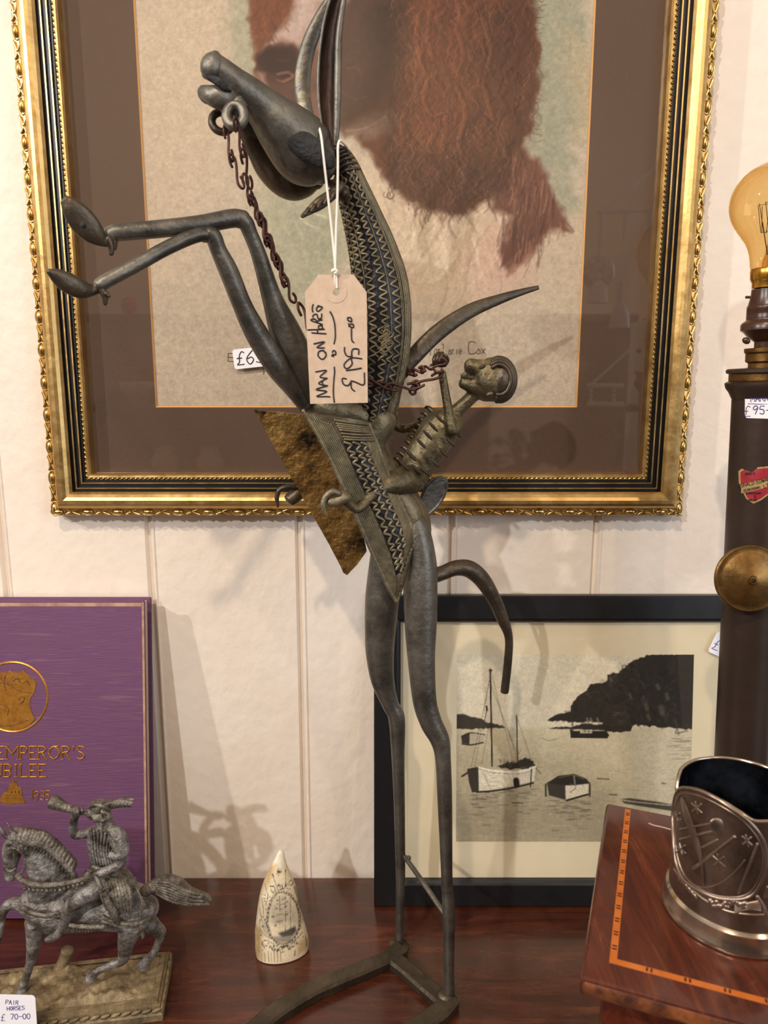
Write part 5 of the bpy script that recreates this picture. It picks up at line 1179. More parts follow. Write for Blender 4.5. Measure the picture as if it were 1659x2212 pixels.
mb = MB(); lathe(mb, foot0, la, prof_px([(70, 805), (73, 803), (73, 797), (70, 795), (30, 793)]), 48); mb.build('cap_rim', M_tube, LP, sharp=35)
mb = MB(); lathe(mb, foot0, la, prof_px([(30, 795), (30, 784), (36, 780), (36, 764), (39, 760), (39, 752), (20, 750)]), 40); mb.build('brass_nut', M_agedbrass, LP, sharp=35)
mb = MB(); lathe(mb, foot0, la, prof_px([(20, 755), (20, 738), (34, 728), (43, 716), (49, 712), (49, 700), (46, 696), (40, 692)] + [(39 - .8 * (i % 2), 690 - i * 2.2) for i in range(14)] + [(36, 656), (32, 640), (31, 624), (10, 622)]), 40); mb.build('bulb_holder', M_bakelite, LP, sharp=50)
mb = MB(); pblob(mb, 1612, 736, LY - .012, 9, 7, 30, 7); mb.build('holder_screw', M_bakelite, LP); mb = MB(); limb(mb, [(1612, 642, LY - .004, 3), (1620, 642, LY - .004, 3)], 2, 8); mb.build('bayonet_pin', M_bakelite, LP)
mb = MB(); lathe(mb, foot0, la, prof_px([(10, 624), (31, 622), (31, 610), (33, 606), (35, 602), (36, 584), (34, 580), (30, 579)]), 40); mb.build('bulb_cap', M_brightbrass, LP, sharp=40)
bp_ = [(35, 582), (37, 572), (38, 560), (42, 540), (50, 520), (62, 502), (74, 482), (82, 462), (85, 444), (84, 424), (78, 404), (66, 384), (48, 366), (26, 354), (1, 350)]
def glass_amber():
    m = bpy.data.materials.new('amber_glass'); m.use_nodes = True; nt = m.node_tree; N = nt.nodes; L = nt.links; N.clear()
    o = N.new('ShaderNodeOutputMaterial'); mx = N.new('ShaderNodeMixShader'); t = N.new('ShaderNodeBsdfTransparent'); g = N.new('ShaderNodeBsdfGlossy'); fr = schlick(N, L)
    lw = N.new('ShaderNodeLayerWeight'); lw.inputs['Blend'].default_value = 0.35; rp = N.new('ShaderNodeValToRGB')
    rp.color_ramp.elements[0].color = rgba((246, 228, 188)); rp.color_ramp.elements[1].color = rgba((226, 192, 134)); L.new(lw.outputs['Facing'], rp.inputs[0]); L.new(rp.outputs[0], t.inputs[0])
    g.inputs['Roughness'].default_value = .03; g.inputs['Color'].default_value = (1, .93, .75, 1)
    L.new(fr.outputs[0], mx.inputs[0]); L.new(t.outputs[0], mx.inputs[1]); L.new(g.outputs[0], mx.inputs[2]); L.new(mx.outputs[0], o.inputs['Surface']); return m
M_amber = glass_amber()
A = crom([(r, y) for r, y in bp_], 4)
mb = MB(); lathe(mb, foot0, la, prof_px([tuple(a) for a in A]), 48); bulb = mb.build('bulb', M_amber, LP)
mb = MB(); lathe(mb, foot0, la, prof_px([(14, 580), (13, 565), (9, 550), (6, 535), (5, 528), (1, 526)]), 16); mb.build('glass_stem', M_amber, bulb)
def fila(mb):
    ax = lambda y, x: foot0 + la * lh(y) + _R * (x * .6 / F_PX)
    e2 = np.cross(la, _R)
    wire(mb, [ax(552, 0), ax(520, 0), ax(480, 0), ax(440, 0)], .0005, 3, 6)
    for s in (-1, 1): wire(mb, [ax(550, 4 * s), ax(520, 10 * s), ax(480, 18 * s)], .0004, 3, 6)
    for k in range(10):
        a = 2 * PI * k / 10; d = _R * math.cos(a) + e2 * math.sin(a); b = _R * math.cos(a + .31) + e2 * math.sin(a + .31)
        tube(mb, np.array([ax(440, 0) + d * .010, ax(500, 0) + b * .007]), .00028, n=5)
    for y, r in ((440, .010), (500, .007)):
        for k in range(5): a = 2 * PI * k / 5; tube(mb, np.array([ax(y, 0), ax(y, 0) + (_R * math.cos(a) + e2 * math.sin(a)) * r]), .0002, n=4)
mb = MB(); fila(mb); mb.build('filament', M_filament, bulb)
# brass gauge disc on the front of the tube
dc = P(1619, 1250, LY - lr * 1.25); dn = nrm(np.array([-.10, -1, .10])); drr = 73 * depth(dc) / F_PX
mb = MB(); lathe(mb, dc, dn, [(drr * .5, -lr * .9), (drr * .5, -.003), (drr * .93, -.003), (drr, -.0015), (drr, .0006), (drr * .96, .0016), (drr * .86, .0014), (drr * .80, .0022), (drr * .5, .0052), (drr * .14, .0078), (drr * .12, .0092), (drr * .06, .0094), (drr * .05, .006), (.0001, .006)], 56, ref=np.array([1., 0, 0])); mb.build('brass_disc', M_agedbrass, LP, sharp=30)
mb = MB(); blob(mb, dc + dn * .0072, _R * drr * .052, nrm(np.cross(dn, _R)) * drr * .052, dn * .0026); mb.build('disc_hole', M_pit, LP)
def cyl(lift):
    """photo px -> the tube's surface"""
    def f(px, py):
        d = ray(px, py); o = CAM - foot0; dp = d - la * (d @ la); op = o - la * (o @ la); a, b, c = dp @ dp, 2 * dp @ op, op @ op - (lr + lift) ** 2
        D_ = max(b * b - 4 * a * c, 0); return CAM + d * ((-b - math.sqrt(D_)) / (2 * a))
    return f
def curved_patch(mb, f, grid):
    n = len(grid[0]); V = [f(*q) for row in grid for q in row]; m_ = len(grid)
    mb.add(V, [(i * n + k, (i + 1) * n + k, (i + 1) * n + k + 1, i * n + k + 1) for i in range(m_ - 1) for k in range(n - 1)])
XR = 1690
st = thing('price_sticker', tuple(cyl(.0003)(1650, 905)), 'white handwritten £95 label stuck on the top of the brown tube lamp', 'price label')
mb = MB(); curved_patch(mb, cyl(.0004), [[(1609 + (XR - 1609) * k / 12 + (.0 if 0 < i < 8 else (3 if k == 0 else 0)), 851 + 52 * i / 8 + (k * .2)) for k in range(13)] for i in range(9)]); mb.build('label_card', M_sticker, st, smooth=True)
mb = MB(); c_ = cyl(.0006); letter(mb, c_, 'MARK', 1622, 868, 12, .00028, 3, .7, .15, curve=False); letter(mb, c_, '£', 1607, 899, 22, .0003, 0, .6, .2, curve=True); letter(mb, c_, '95-00', 1627, 894, 17, .00035, -1, .55, .3, curve=True)
inkline(mb, c_, [(1616, 872), (1640, 873), (1670, 873)], .00025); mb.build('handwriting', M_blueink, st)
sh_ = [(1595, 1018), (1601, 1013), (1640, 1009), (1662, 1007), (1682, 1012), (1678, 1050), (1664, 1066), (1645, 1080), (1628, 1088), (1612, 1078), (1603, 1060), (1596, 1044)]
sd = thing('shield_label', tuple(cyl(.0003)(1630, 1088)), 'worn red and gold shield shaped maker label on the brown tube lamp', 'label')
def shield(lift, sc):
    c = np.array([1636, 1045]); g = []
    for i in range(9):
        g.append([tuple(c + (np.array(sh_[k % 12]) - c) * sc * i / 8) for k in range(13)])
    return g
mb = MB(); curved_patch(mb, cyl(.0003), shield(0, 1.0)); mb.build('gold_edge', M_shieldgold, sd)
mb = MB(); curved_patch(mb, cyl(.0005), shield(0, .9)); mb.build('red_field', M_shield, sd)
mb = MB(); curved_patch(mb, cyl(.0007), [[(1601 + 80 * k / 8, 1046 - 2.6 * k * .9 + 20 * i / 3) for k in range(9)] for i in range(4)]); mb.build('gold_band', M_shieldgold, sd)
mb = MB(); c_ = cyl(.0009); letter(mb, c_, 'RONALD', 1596, 1054, 8, .0002, 13, .55, .2); letter(mb, c_, 'EDWARDS', 1636, 1045, 8, .0002, 14, .55, .2); letter(mb, c_, '(BIRMINGHAM)', 1606, 1063, 5, .00016, 13, .5, .15); letter(mb, c_, 'LTD', 1651, 1054, 8, .0002, 13, .55, .2)
letter(mb, c_, 'BIRMINGHAM', 1612, 1068, 4.5, .00015, 2, .55, .16); letter(mb, c_, '12', 1627, 1075, 5, .00018, 0, .5, .2); letter(mb, c_, 'ENGLAND', 1616, 1082, 4, .00014, 2, .5, .2); letter(mb, c_, 'MADE BY', 1610, 1026, 5, .00016, 4, .55, .2)
mb.build('lettering', M_ink, sd)

# ================================================================== INLAID WOODEN BOX
M_boxw = wood('box_mahogany', (60, 25, 17), (80, 35, 22), (100, 47, 28), 9, (8, 1.0, 8), rough=0.16, coat=0.5)
M_boxedge = mat('worn_edge_wood', (62, 30, 18), (128, 72, 34), (150, 120, 92), scale=55, rough=0.5, pos=(.4, .62), bump=.2)
M_inlayw = mat('satinwood_inlay', (176, 92, 34), (194, 108, 44), scale=40, rough=0.25, coat=.4)
M_inlayd = mat('dark_inlay_bar', (58, 24, 14), rough=0.4)
ZB = .25
c0, c1 = T(1253, 2112, ZB), T(1310, 1733, ZB); bv = nrm(c1 - c0); BXD = np.linalg.norm(c1 - c0); bu = np.cross(bv, np.array([0, 0, 1.0])); BXW = .30
X_ = Plane(c0, bu, bv)
bx = thing('wooden_box', tuple(c0 + bu * BXW / 2 + bv * BXD / 2 - np.array([0, 0, ZB])), 'dark mahogany box with orange inlay stringing on its lid, front right', 'box')
mb = MB(); mb.box(X_, 0, BXW, 0, BXD, -.011, 0, bev=.0022); mb.build('lid', M_boxw, bx, sharp=40)
mb = MB(); mb.box(X_, .010, BXW - .010, .010, BXD - .010, -ZB + .0004, -.0112, bev=.002); mb.build('body', M_boxw, bx, sharp=40)
mb = MB(); mb.box(X_, .001, BXW - .001, -.0006, .006, -.0095, -.0012, bev=.002); mb.build('worn_front_edge', M_boxedge, bx, sharp=40)
ia, ib = X_.hit(1352, 1745)[0], X_.hit(1314, 2079)[0]; iu = (ia + ib) / 2; iv = X_.hit(1340, 2086)[1]; iw = abs(X_.hit(1365, 1745)[0] - ia) * .95
mb = MB(); mb.box(X_, iu, iu + iw, iv, BXD - .004, 0, .00025); mb.box(X_, iu + iw, BXW - iu, iv, iv + iw, 0, .00025); mb.box(X_, BXW - iu - iw, BXW - iu, iv + iw, BXD - .004, 0, .00025); mb.build('inlay_stringing', M_inlayw, bx, smooth=False)
mb = MB()
nb = 13
for i in range(nb):
    v = iv + .010 + (BXD - .022 - iv) * i / (nb - 1)
    for q in (0, .0022): mb.box(X_, iu + iw * .2, iu + iw * .85, v + q, v + q + .0010, .0003, .0004); mb.box(X_, BXW - iu - iw * .85, BXW - iu - iw * .2, v + q, v + q + .001, .0003, .0004)
for i in range(14):
    u = iu + .018 + (BXW - 2 * iu - .036) * i / 13
    for q in (0, .0022): mb.box(X_, u + q, u + q + .001, iv + iw * .2, iv + iw * .85, .0003, .0004)
mb.build('inlay_bars', M_inlayd, bx, smooth=False)
mb = MB(); g = lambda x, y: (lambda uv: X_.at(uv[0], uv[1], .0001))(X_.hit(x, y)); inkline(mb, g, [(1402, 1779), (1412, 1783), (1430, 1787), (1448, 1792)], .0006)
mb.build('scratch', mat('pale_scratch', (170, 140, 130), rough=.5), bx)

# ================================================================== SILVER GLASS HOLDER
M_silver = mat('tarnished_silver', (92, 76, 66), (132, 112, 98), scale=30, rough=0.34, rough2=0.46, metal=0.92, bump=0.12, bscale=160)
M_silverb = mat('polished_silver', (168, 152, 134), (190, 174, 154), scale=40, rough=0.17, metal=0.95)
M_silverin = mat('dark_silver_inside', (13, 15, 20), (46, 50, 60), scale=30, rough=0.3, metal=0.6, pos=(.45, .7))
M_relief = mat('relief_silver', (128, 110, 98), (160, 142, 128), scale=60, rough=0.3, metal=0.92)
def base_fit():
    best = None
    for cx in np.arange(1560, 1700, 6):
        for cy in np.arange(1870, 1990, 6):
            c = T(cx, cy, ZB)
            for r in np.arange(.03, .075, .0025):
                a = np.linspace(0, 2 * PI, 60); q = np.stack([c[0] + r * np.cos(a), c[1] + r * np.sin(a), np.full(60, ZB)], 1); x, y = proj(q)
                i = x.argmin(); err = abs(x[i] - 1427) + .5 * abs(y[i] - 1932) + abs(y.max() - 2073) + .3 * abs(x[y.argmax()] - 1655)
                if best is None or err < best[0]: best = (err, c, r)
    return best
_, hc_, hr = base_fit()
up = np.array([0, 0, 1.0])
HO = thing('glass_holder', tuple(hc_ + up * .0004), 'tarnished silver tea glass holder with a raised space scene, standing on the inlaid box', 'glass holder')
hb_ = hr * .90                                                 # body radius
def hz(px, py):
    """height on the axis plane facing the camera"""
    n = nrm(np.array([CAM[0] - hc_[0], CAM[1] - hc_[1], 0])); d = ray(px, py); t = ((hc_ - CAM) @ n) / (d @ n); return (CAM + d * t)[2] - hc_[2]
mb = MB(); lathe(mb, hc_ + up * .0006, up, [(.0005, .0), (hr * .99, 0), (hr, .0008), (hr, .002), (hr * .985, .0032), (hr * .955, .007), (hr * .94, .0105), (hr * .915, .0115), (hb_, .0122)], 96); mb.build('foot_ring', M_silverb, HO, sharp=30)
def cup_hit(lift=0.0):
    def f(px, py):
        d = ray(px, py); o = CAM - hc_; a = d[0] ** 2 + d[1] ** 2; b = 2 * (d[0] * o[0] + d[1] * o[1]); c = o[0] ** 2 + o[1] ** 2 - (hb_ + lift) ** 2
        D_ = max(b * b - 4 * a * c, 0); return CAM + d * ((-b - math.sqrt(D_)) / (2 * a))
    return f
ch = cup_hit()
def th_z(p): return math.atan2(p[1] - hc_[1], p[0] - hc_[0]), p[2] - hc_[2]
# rim: traced front dip, high at the back
dr = [th_z(ch(*q)) for q in ((1458, 1708), (1466, 1706), (1485, 1705), (1510, 1710), (1540, 1722), (1570, 1738), (1600, 1757), (1622, 1772), (1632, 1776), (1659, 1776))]
th_c = math.atan2(CAM[1] - hc_[1], CAM[0] - hc_[0])
bk_p = P(1570, 1637, hc_[1]); d = ray(1570, 1637); o = CAM - hc_; a = d[0] ** 2 + d[1] ** 2; b = 2 * (d[0] * o[0] + d[1] * o[1]); c = o[0] ** 2 + o[1] ** 2 - hb_ ** 2
zback = (CAM + d * ((-b + math.sqrt(max(b * b - 4 * a * c, 0))) / (2 * a)))[2] - hc_[2]
dth = [(a_ % (2 * PI), z_) for a_, z_ in dr]
tl, tr = dth[0][0], dth[-1][0]
def rimz(t):
    t = t % (2 * PI)
    pts = sorted(dth + [(tl - .14, dth[0][1] + (zback - dth[0][1]) * .55), (tl - .30, zback * .985), (tl - .8, zback), (dth[-1][0] + .4, dth[-1][1]), (dth[-1][0] + .55, zback * .97), (dth[-1][0] + .9, zback)])
    xs = np.array([p[0] for p in pts]); zs = np.array([p[1] for p in pts])
    return float(np.interp(t, xs, zs, left=zback, right=zback))
n_ = 144; V = []; wl = .0011; lev = 16
for rr in (hb_, hb_ - wl):
    for i in range(lev + 1):
        for k in range(n_):
            t = 2 * PI * k / n_; z = .0118 + (rimz(t) - .0118) * i / lev; V.append((hc_[0] + rr * math.cos(t), hc_[1] + rr * math.sin(t), hc_[2] + z))
N1 = (lev + 1) * n_; Fo = []; Fi = []
for i in range(lev):
    for k in range(n_):
        j = (k + 1) % n_; Fo.append((i * n_ + k, i * n_ + j, (i + 1) * n_ + j, (i + 1) * n_ + k)); Fi.append((N1 + i * n_ + k, N1 + (i + 1) * n_ + k, N1 + (i + 1) * n_ + j, N1 + i * n_ + j))
rimf = [(lev * n_ + k, lev * n_ + (k + 1) % n_, N1 + lev * n_ + (k + 1) % n_, N1 + lev * n_ + k) for k in range(n_)]
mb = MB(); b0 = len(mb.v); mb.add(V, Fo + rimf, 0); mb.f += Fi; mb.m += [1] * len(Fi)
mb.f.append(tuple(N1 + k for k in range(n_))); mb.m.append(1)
mb.build('cup_wall', [M_silver, M_silverin], HO, sharp=50)
def rimbead(mb):
    C = np.array([(hc_[0] + (hb_ - wl / 2) * math.cos(t), hc_[1] + (hb_ - wl / 2) * math.sin(t), hc_[2] + rimz(t)) for t in np.linspace(0, 2 * PI, 200, endpoint=False)]); tube(mb, C, .0011, n=6, closed=True)
mb = MB(); rimbead(mb); mb.build('rim', M_silverb, HO)
def relief(mb):
    f = cup_hit(0)
    L = lambda pts, r, cl=False: wire(mb, [f(*q) for q in pts], r, 5, 8, closed=cl)
    Z2 = 1079 / 239.0; z = lambda L_: [(1420 + x / Z2, 1610 + y / Z2) for x, y in L_]
    L(z([(215, 430), (170, 520), (150, 700), (160, 940), (180, 1130), (240, 1280), (330, 1370), (440, 1430), (560, 1480), (700, 1500), (860, 1490), (960, 1420), (1030, 1280), (1060, 1120), (1050, 980), (1000, 870), (930, 780), (830, 690), (700, 600), (560, 510), (420, 445), (300, 420)]), .0011, True)
    L(z([(230, 480), (180, 600), (170, 800), (190, 1050), (260, 1260), (400, 1390), (600, 1470), (860, 1460), (990, 1300), (1030, 1120), (1020, 1000), (960, 880), (840, 740), (700, 640), (520, 540), (360, 480)]), .0005, True)
    L(z([(340, 1365), (480, 1385), (640, 1330), (780, 1210), (850, 1120)]), .0004); L(z([(975, 960), (900, 1160), (790, 1440)]), .0008)
    for a_, b_, r in (((510, 765), (225, 820), .0007), ((600, 820), (225, 920), .0009), ((585, 920), (430, 1000), .0007), ((755, 890), (350, 1205), .0010)): L(z([a_, ((a_[0] + b_[0]) / 2, (a_[1] + b_[1]) / 2), b_]), r)
    for a_, k in (((385, 610), 1), ((875, 930), .9), ((600, 1130), 1.1), ((230, 1010), .9), ((190, 690), .7)):
        for q in ((50, 46), (44, -38), (14, 60)): L(z([(a_[0] - q[0] * k, a_[1] - q[1] * k), a_, (a_[0] + q[0] * k, a_[1] + q[1] * k)]), .00055)
    for i in range(22):
        x = 520 + i * 16 + rng.uniform(-6, 6); y = 1530 + rng.uniform(-34, 40); p = f(*z([(x, y)])[0]); blob(mb, p, _R * .0017, _U * .0017, _F * .0012, nu=8, nv=6)
    for k in range(5): L(z([(760, 1560 + k * 18), (880, 1550 + k * 14 - 10), (1000, 1520 + k * 22)]), .0008)
    L(z([(970, 1470), (1030, 1560), (1060, 1640)]), .0012); L(z([(330, 1400), (440, 1490), (560, 1560), (700, 1620), (900, 1650), (1070, 1650)]), .0007)
    for k in range(7): L(z([(170 + k * 24, 1210 + k * 36), (205 + k * 26, 1260 + k * 32), (215 + k * 28, 1310 + k * 30)]), .0009)
    for k in range(3): L(z([(1040 + 14 * k, 1480), (1060 + 14 * k, 1420), (1075 + 10 * k, 1380)]), .0008)
mb = MB(); relief(mb); mb.build('raised_ornament', M_relief, HO)
def satellite(mb):
    f = cup_hit(0); Z2 = 1079 / 239.0; p = f(1420 + 612 / Z2, 1610 + 800 / Z2); k = depth(p) / F_PX
    blob(mb, p, nrm(_R + _U * -.6) * 26 * k, nrm(_U + _R * .6) * 17 * k, nrm(p - hc_) * .0028, nu=18, nv=12)
mb = MB(); satellite(mb); mb.build('raised_satellite', M_relief, HO)
def rocket(mb):
    f = cup_hit(.0003); Z2 = 1079 / 239.0; z = lambda x, y: f(1420 + x / Z2, 1610 + y / Z2)
    A_ = [(225, 520, 255), (235, 620, 300), (270, 740, 345), (310, 860, 385), (350, 960, 415), (390, 1080, 440), (415, 1180, 455), (430, 1290, 465), (430, 1370, 465)]
    V = []; 
    for a_, y, b_ in A_: V += [z(a_, y), z((a_ + b_) / 2, y) + nrm(z((a_ + b_) / 2, y) - hc_) * .0014, z(b_, y)]
    mb.add(V, [(i * 3 + k, (i + 1) * 3 + k, (i + 1) * 3 + k + 1, i * 3 + k + 1) for i in range(len(A_) - 1) for k in range(2)])
mb = MB(); rocket(mb); mb.build('raised_rocket_trail', M_relief, HO)
hd = math.atan2(hc_[1] - CAM[1] - .0, hc_[0] - CAM[0]) - PI * .42
mb = MB(); e = np.array([math.cos(hd), math.sin(hd), 0]); wire(mb, [hc_ + e * hb_ + up * .018, hc_ + e * (hb_ + .026) + up * .024, hc_ + e * (hb_ + .032) + up * .045, hc_ + e * (hb_ + .02) + up * .062, hc_ + e * hb_ + up * .058], .003, 8, 10); mb.build('handle', M_silverb, HO)
# ================================================================== SMALL HORSE AND RIDER FIGURINE
M_spel = mat('grey_patina', (76, 68, 58), (132, 128, 124), (168, 164, 156), scale=75, rough=0.42, rough2=0.6, metal=0.5, bump=1.0, bscale=260, pos=(.38, .56))
M_speld = mat('grey_patina_dark', (66, 58, 46), (126, 120, 110), (160, 150, 130), scale=110, rough=0.5, metal=0.45, bump=1.0, bscale=260)
M_spelb = mat('brown_patina', (84, 70, 50), (142, 124, 92), (172, 154, 118), scale=48, rough=0.6, metal=0.35, bump=0.9, bscale=170, pos=(.3, .6))
fr_, br_ = T(352, 2206), T(373, 2080); fn_ = nrm(br_ - fr_); 
fu = -np.cross(fn_, up); fu = np.array([abs(fn_[1]), -fn_[0], 0]); FW = .172; FD = np.linalg.norm(br_ - fr_)
o_ = fr_ - fu * FW; Fp = Plane((o_[0], o_[1], 0.0004), fu, fn_)
FG = thing('horse_figurine', tuple(Fp.at(FW / 2, FD / 2, 0)), 'small grey metal figurine of a horn blower on horseback, front left', 'figurine')
fpart = lambda name, fn, m, sub=None, **k: (lambda mb: (fn(mb), mb.build(name, m, sub or FG, **k))[1])(MB())
BH_ = .0165
def fbase(mb):
    lv = [(0, 0), (0, .006), (.0012, .0068), (.002, .0078), (.0022, .0132), (.004, .0138), (.0046, BH_), (.009, BH_)]
    V = []
    for w_, n in lv: V += [Fp.at(w_, w_, n), Fp.at(FW - w_, w_, n), Fp.at(FW - w_, FD - w_, n), Fp.at(w_, FD - w_, n)]
    F_ = [(i * 4 + k, i * 4 + (k + 1) % 4, (i + 1) * 4 + (k + 1) % 4, (i + 1) * 4 + k) for i in range(len(lv) - 1) for k in range(4)]
    mb.add(V, F_ + [(3, 2, 1, 0)])
    # leaf twist moulding round the base
    for a, b in (((.001, .001), (FW - .001, .001)), ((FW - .001, .001), (FW - .001, FD - .001)), ((.001, FD - .001), (FW - .001, FD - .001)), ((.001, .001), (.001, FD - .001))):
        a, b = np.array(a), np.array(b); L_ = np.linalg.norm(b - a); k = round(L_ / .0085); t = (b - a) / L_; td = Fp.u * t[0] + Fp.v * t[1]; sd_ = np.cross(up, td)
        for i in range(k): c = a + t * L_ * (i + .5) / k; blob(mb, Fp.at(c[0], c[1], .0104), nrm(td + up * .35) * .0048, nrm(up - td * .35) * .0019, sd_ * .0018, nu=8, nv=6)
fpart('base', fbase, M_spelb, sharp=35)
def ground(mb):
    n1, n2 = 70, 34; V = []
    for j in range(n2):
        for i in range(n1):
            u, v = .008 + (FW - .016) * i / (n1 - 1), .008 + (FD - .016) * j / (n2 - 1); e = min(1, min(i, n1 - 1 - i, j, n2 - 1 - j) / 4)
            h = .0014 * math.sin(u * 220 + 2 * math.sin(v * 160)) * math.sin(v * 190 + u * 60) + .0042 * max(0, math.sin(u * 60 + 1) * math.sin(v * 70 + .5)) + .0026 * max(0, math.sin(u * 130 + 3 * math.sin(v * 90)) * math.sin(v * 150)) + .0012 * math.sin(u * 700) * math.sin(v * 640 + u * 90)
            V.append(Fp.at(u, v, BH_ - .0015 + e * (.0024 + h)))
    mb.add(V, [(j * n1 + i, j * n1 + i + 1, (j + 1) * n1 + i + 1, (j + 1) * n1 + i) for j in range(n2 - 1) for i in range(n1 - 1)])
fpart('rocky_ground', ground, M_spelb)
HYf, HYb = .568, .584                                            # near-side / far-side legs
fpart('tree_stump', lambda mb: limb(mb, [(130, 2098, .590, 16), (136, 2080, .590, 13), (143, 2062, .590, 13), (146, 2052, .590, 13.5)], 5, 14, cap=.2), M_spelb)
def horse(mb):
    Y = .576
    limb(mb, [(62, 1945, Y, 24), (84, 1950, Y, 44, .75), (118, 1957, Y, 54, .62), (165, 1960, Y, 49, .68), (215, 1958, Y, 47, .7), (262, 1957, Y, 50, .68), (300, 1960, Y, 46, .7), (322, 1962, Y, 26)], 6, 22)
    limb(mb, [(112, 1925, Y, 48, .5), (108, 1885, Y, 46, .46), (96, 1848, Y, 40, .46), (74, 1822, Y, 31, .5), (48, 1812, Y, 25, .55)], 6, 18)
    limb(mb, [(44, 1812, Y, 24, .7), (30, 1830, Y, 23, .7), (24, 1855, Y, 18, .7), (22, 1880, Y, 13, .75), (23, 1896, Y, 12, .8)], 6, 16)
    limb(mb, [(12, 1808, Y - .003, 5), (6, 1798, Y - .004, 5), (0, 1784, Y - .004, 2)], 4, 8); limb(mb, [(24, 1796, Y + .004, 5), (20, 1786, Y + .005, 4), (16, 1776, Y + .005, 2)], 4, 8)
    pblob(mb, 14, 1824, Y - .0075, 5, 4, 0, 3)
    limb(mb, [(80, 1990, HYf, 26), (76, 2022, HYf - .001, 19), (70, 2058, HYf - .003, 12.5), (63, 2090, HYf - .004, 9), (54, 2120, HYf - .005, 8.5), (48, 2136, HYf - .005, 10), (42, 2148, HYf - .005, 13)], 6, 14, cap=.3)
    limb(mb, [(70, 1968, HYb, 20), (44, 1952, HYb, 15), (18, 1955, HYb, 12), (6, 1974, HYb, 9), (3, 1996, HYb, 8), (-2, 2018, HYb, 8), (-8, 2034, HYb, 9)], 6, 12)
    limb(mb, [(292, 1985, HYf, 34, .7), (276, 2024, HYf, 22), (270, 2056, HYf, 15), (264, 2074, HYf, 11), (242, 2084, HYf - .002, 8), (218, 2094, HYf - .004, 8), (204, 2102, HYf - .005, 10), (194, 2116, HYf - .005, 12)], 6, 14, cap=.3)
    limb(mb, [(304, 1985, HYb, 30, .7), (334, 2004, HYb, 17), (348, 2016, HYb, 12), (341, 2040, HYb, 9), (331, 2060, HYb, 8.5), (318, 2074, HYb, 10), (308, 2088, HYb, 14)], 6, 14, cap=.3)
mb = MB(); horse(mb); HS = mb.build('horse', M_spel, FG); fuse(HS, .0012, 2)
def mane(mb):
    for k in range(17):
        t = k / 16; x = 40 + 112 * t ** .9; y = 1793 + 10 * t + 92 * max(0, t - .35) ** 1.35
        limb(mb, [(x - 6, y - 2, .574, 6), (x + 8, y + 2 + 6 * t, .566, 7), (x + 2, y + 18 + 8 * t, .562, 7), (x + 12, y + 30 + 12 * t, .5615, 5), (x + 8, y + 42 + 14 * t, .563, 2.5)], 4, 8)
fpart('mane', mane, M_speld, HS)
def tail(mb):
    limb(mb, [(312, 1926, .578, 12), (330, 1916, .579, 14), (352, 1912, .58, 22, .6), (376, 1920, .58, 26, .5), (400, 1932, .58, 20, .5), (425, 1938, .58, 15, .5), (444, 1940, .58, 10, .5), (455, 1946, .58, 4, .6)], 6, 16)
    for k in range(7): limb(mb, [(338, 1906 + k * 4, .573, 3), (366, 1908 + k * 6, .570, 4), (394, 1922 + k * 5, .571, 4), (420, 1930 + k * 4 + 3 * (k % 2), .573, 3.5), (440 + k * 2, 1934 + k * 3.4, .575, 2)], 5, 8)
fpart('tail', tail, M_speld, HS)
def bandpx(mb, L, r, r2=None): limb(mb, [(x, y, Y, r, .5) for x, y, Y in L], 6, 10)
def straps(mb):
    bandpx(mb, [(36, 1890, .566), (60, 1908, .553), (95, 1912, .551), (130, 1910, .553), (160, 1905, .556), (190, 1896, .558)], 6)
    for k in range(14): x = 54 + k * 9.5; pblob(mb, x, 1924 - abs(k - 5) * .7 - (k > 8) * (k - 8) * 2, .5535, 4.5, 4.5, 0, 4)
    bandpx(mb, [(48, 1960, .564), (70, 1972, .553), (100, 1977, .551), (126, 1972, .553)], 4); bandpx(mb, [(50, 1970, .563), (72, 1982, .553), (100, 1986, .552), (124, 1982, .554)], 2)
    bandpx(mb, [(222, 1980, .552), (250, 1992, .552), (285, 1996, .553), (312, 1990, .558), (326, 1976, .57)], 4.5); bandpx(mb, [(222, 1990, .552), (262, 2001, .553), (300, 2001, .556)], 3)
    bandpx(mb, [(150, 1998, .553), (185, 2002, .552), (225, 2002, .552)], 5); bandpx(mb, [(282, 1912, .56), (268, 1945, .553), (256, 1980, .552)], 2.2); bandpx(mb, [(292, 1915, .562), (306, 1945, .556), (304, 1985, .556)], 2)
    bandpx(mb, [(12, 1838, .566), (26, 1832, .563), (42, 1838, .563), (54, 1852, .566)], 2.5); bandpx(mb, [(30, 1836, .563), (32, 1862, .566)], 2.5); bandpx(mb, [(13, 1876, .568), (22, 1882, .566), (34, 1876, .568)], 2.5)
    bandpx(mb, [(54, 1856, .566), (52, 1876, .566), (42, 1890, .566)], 3); limb(mb, [(305, 2008, .556, 4), (309, 2020, .556, 4), (308, 2026, .556, 3)], 3, 8)
fpart('harness', straps, M_speld, HS)
def saddle(mb):
    limb(mb, [(196, 1896, .576, 26, .9), (225, 1902, .576, 40, .72), (262, 1904, .576, 30, .8), (284, 1908, .576, 14)], 5, 18)
    for k in range(9): limb(mb, [(216 + k * 7, 1900, .562, 5), (222 + k * 7.5, 1935, .553, 5.5), (232 + k * 6.5, 1972 - abs(k - 4) * 2, .553, 4)], 5, 8)
    for k in range(9): limb(mb, [(160 + k * 6, 2004, .553, 2.5), (162 + k * 6, 2014 - abs(k - 4), .555, 2)], 3, 6)
fpart('saddle_cloth', saddle, M_speld, HS)
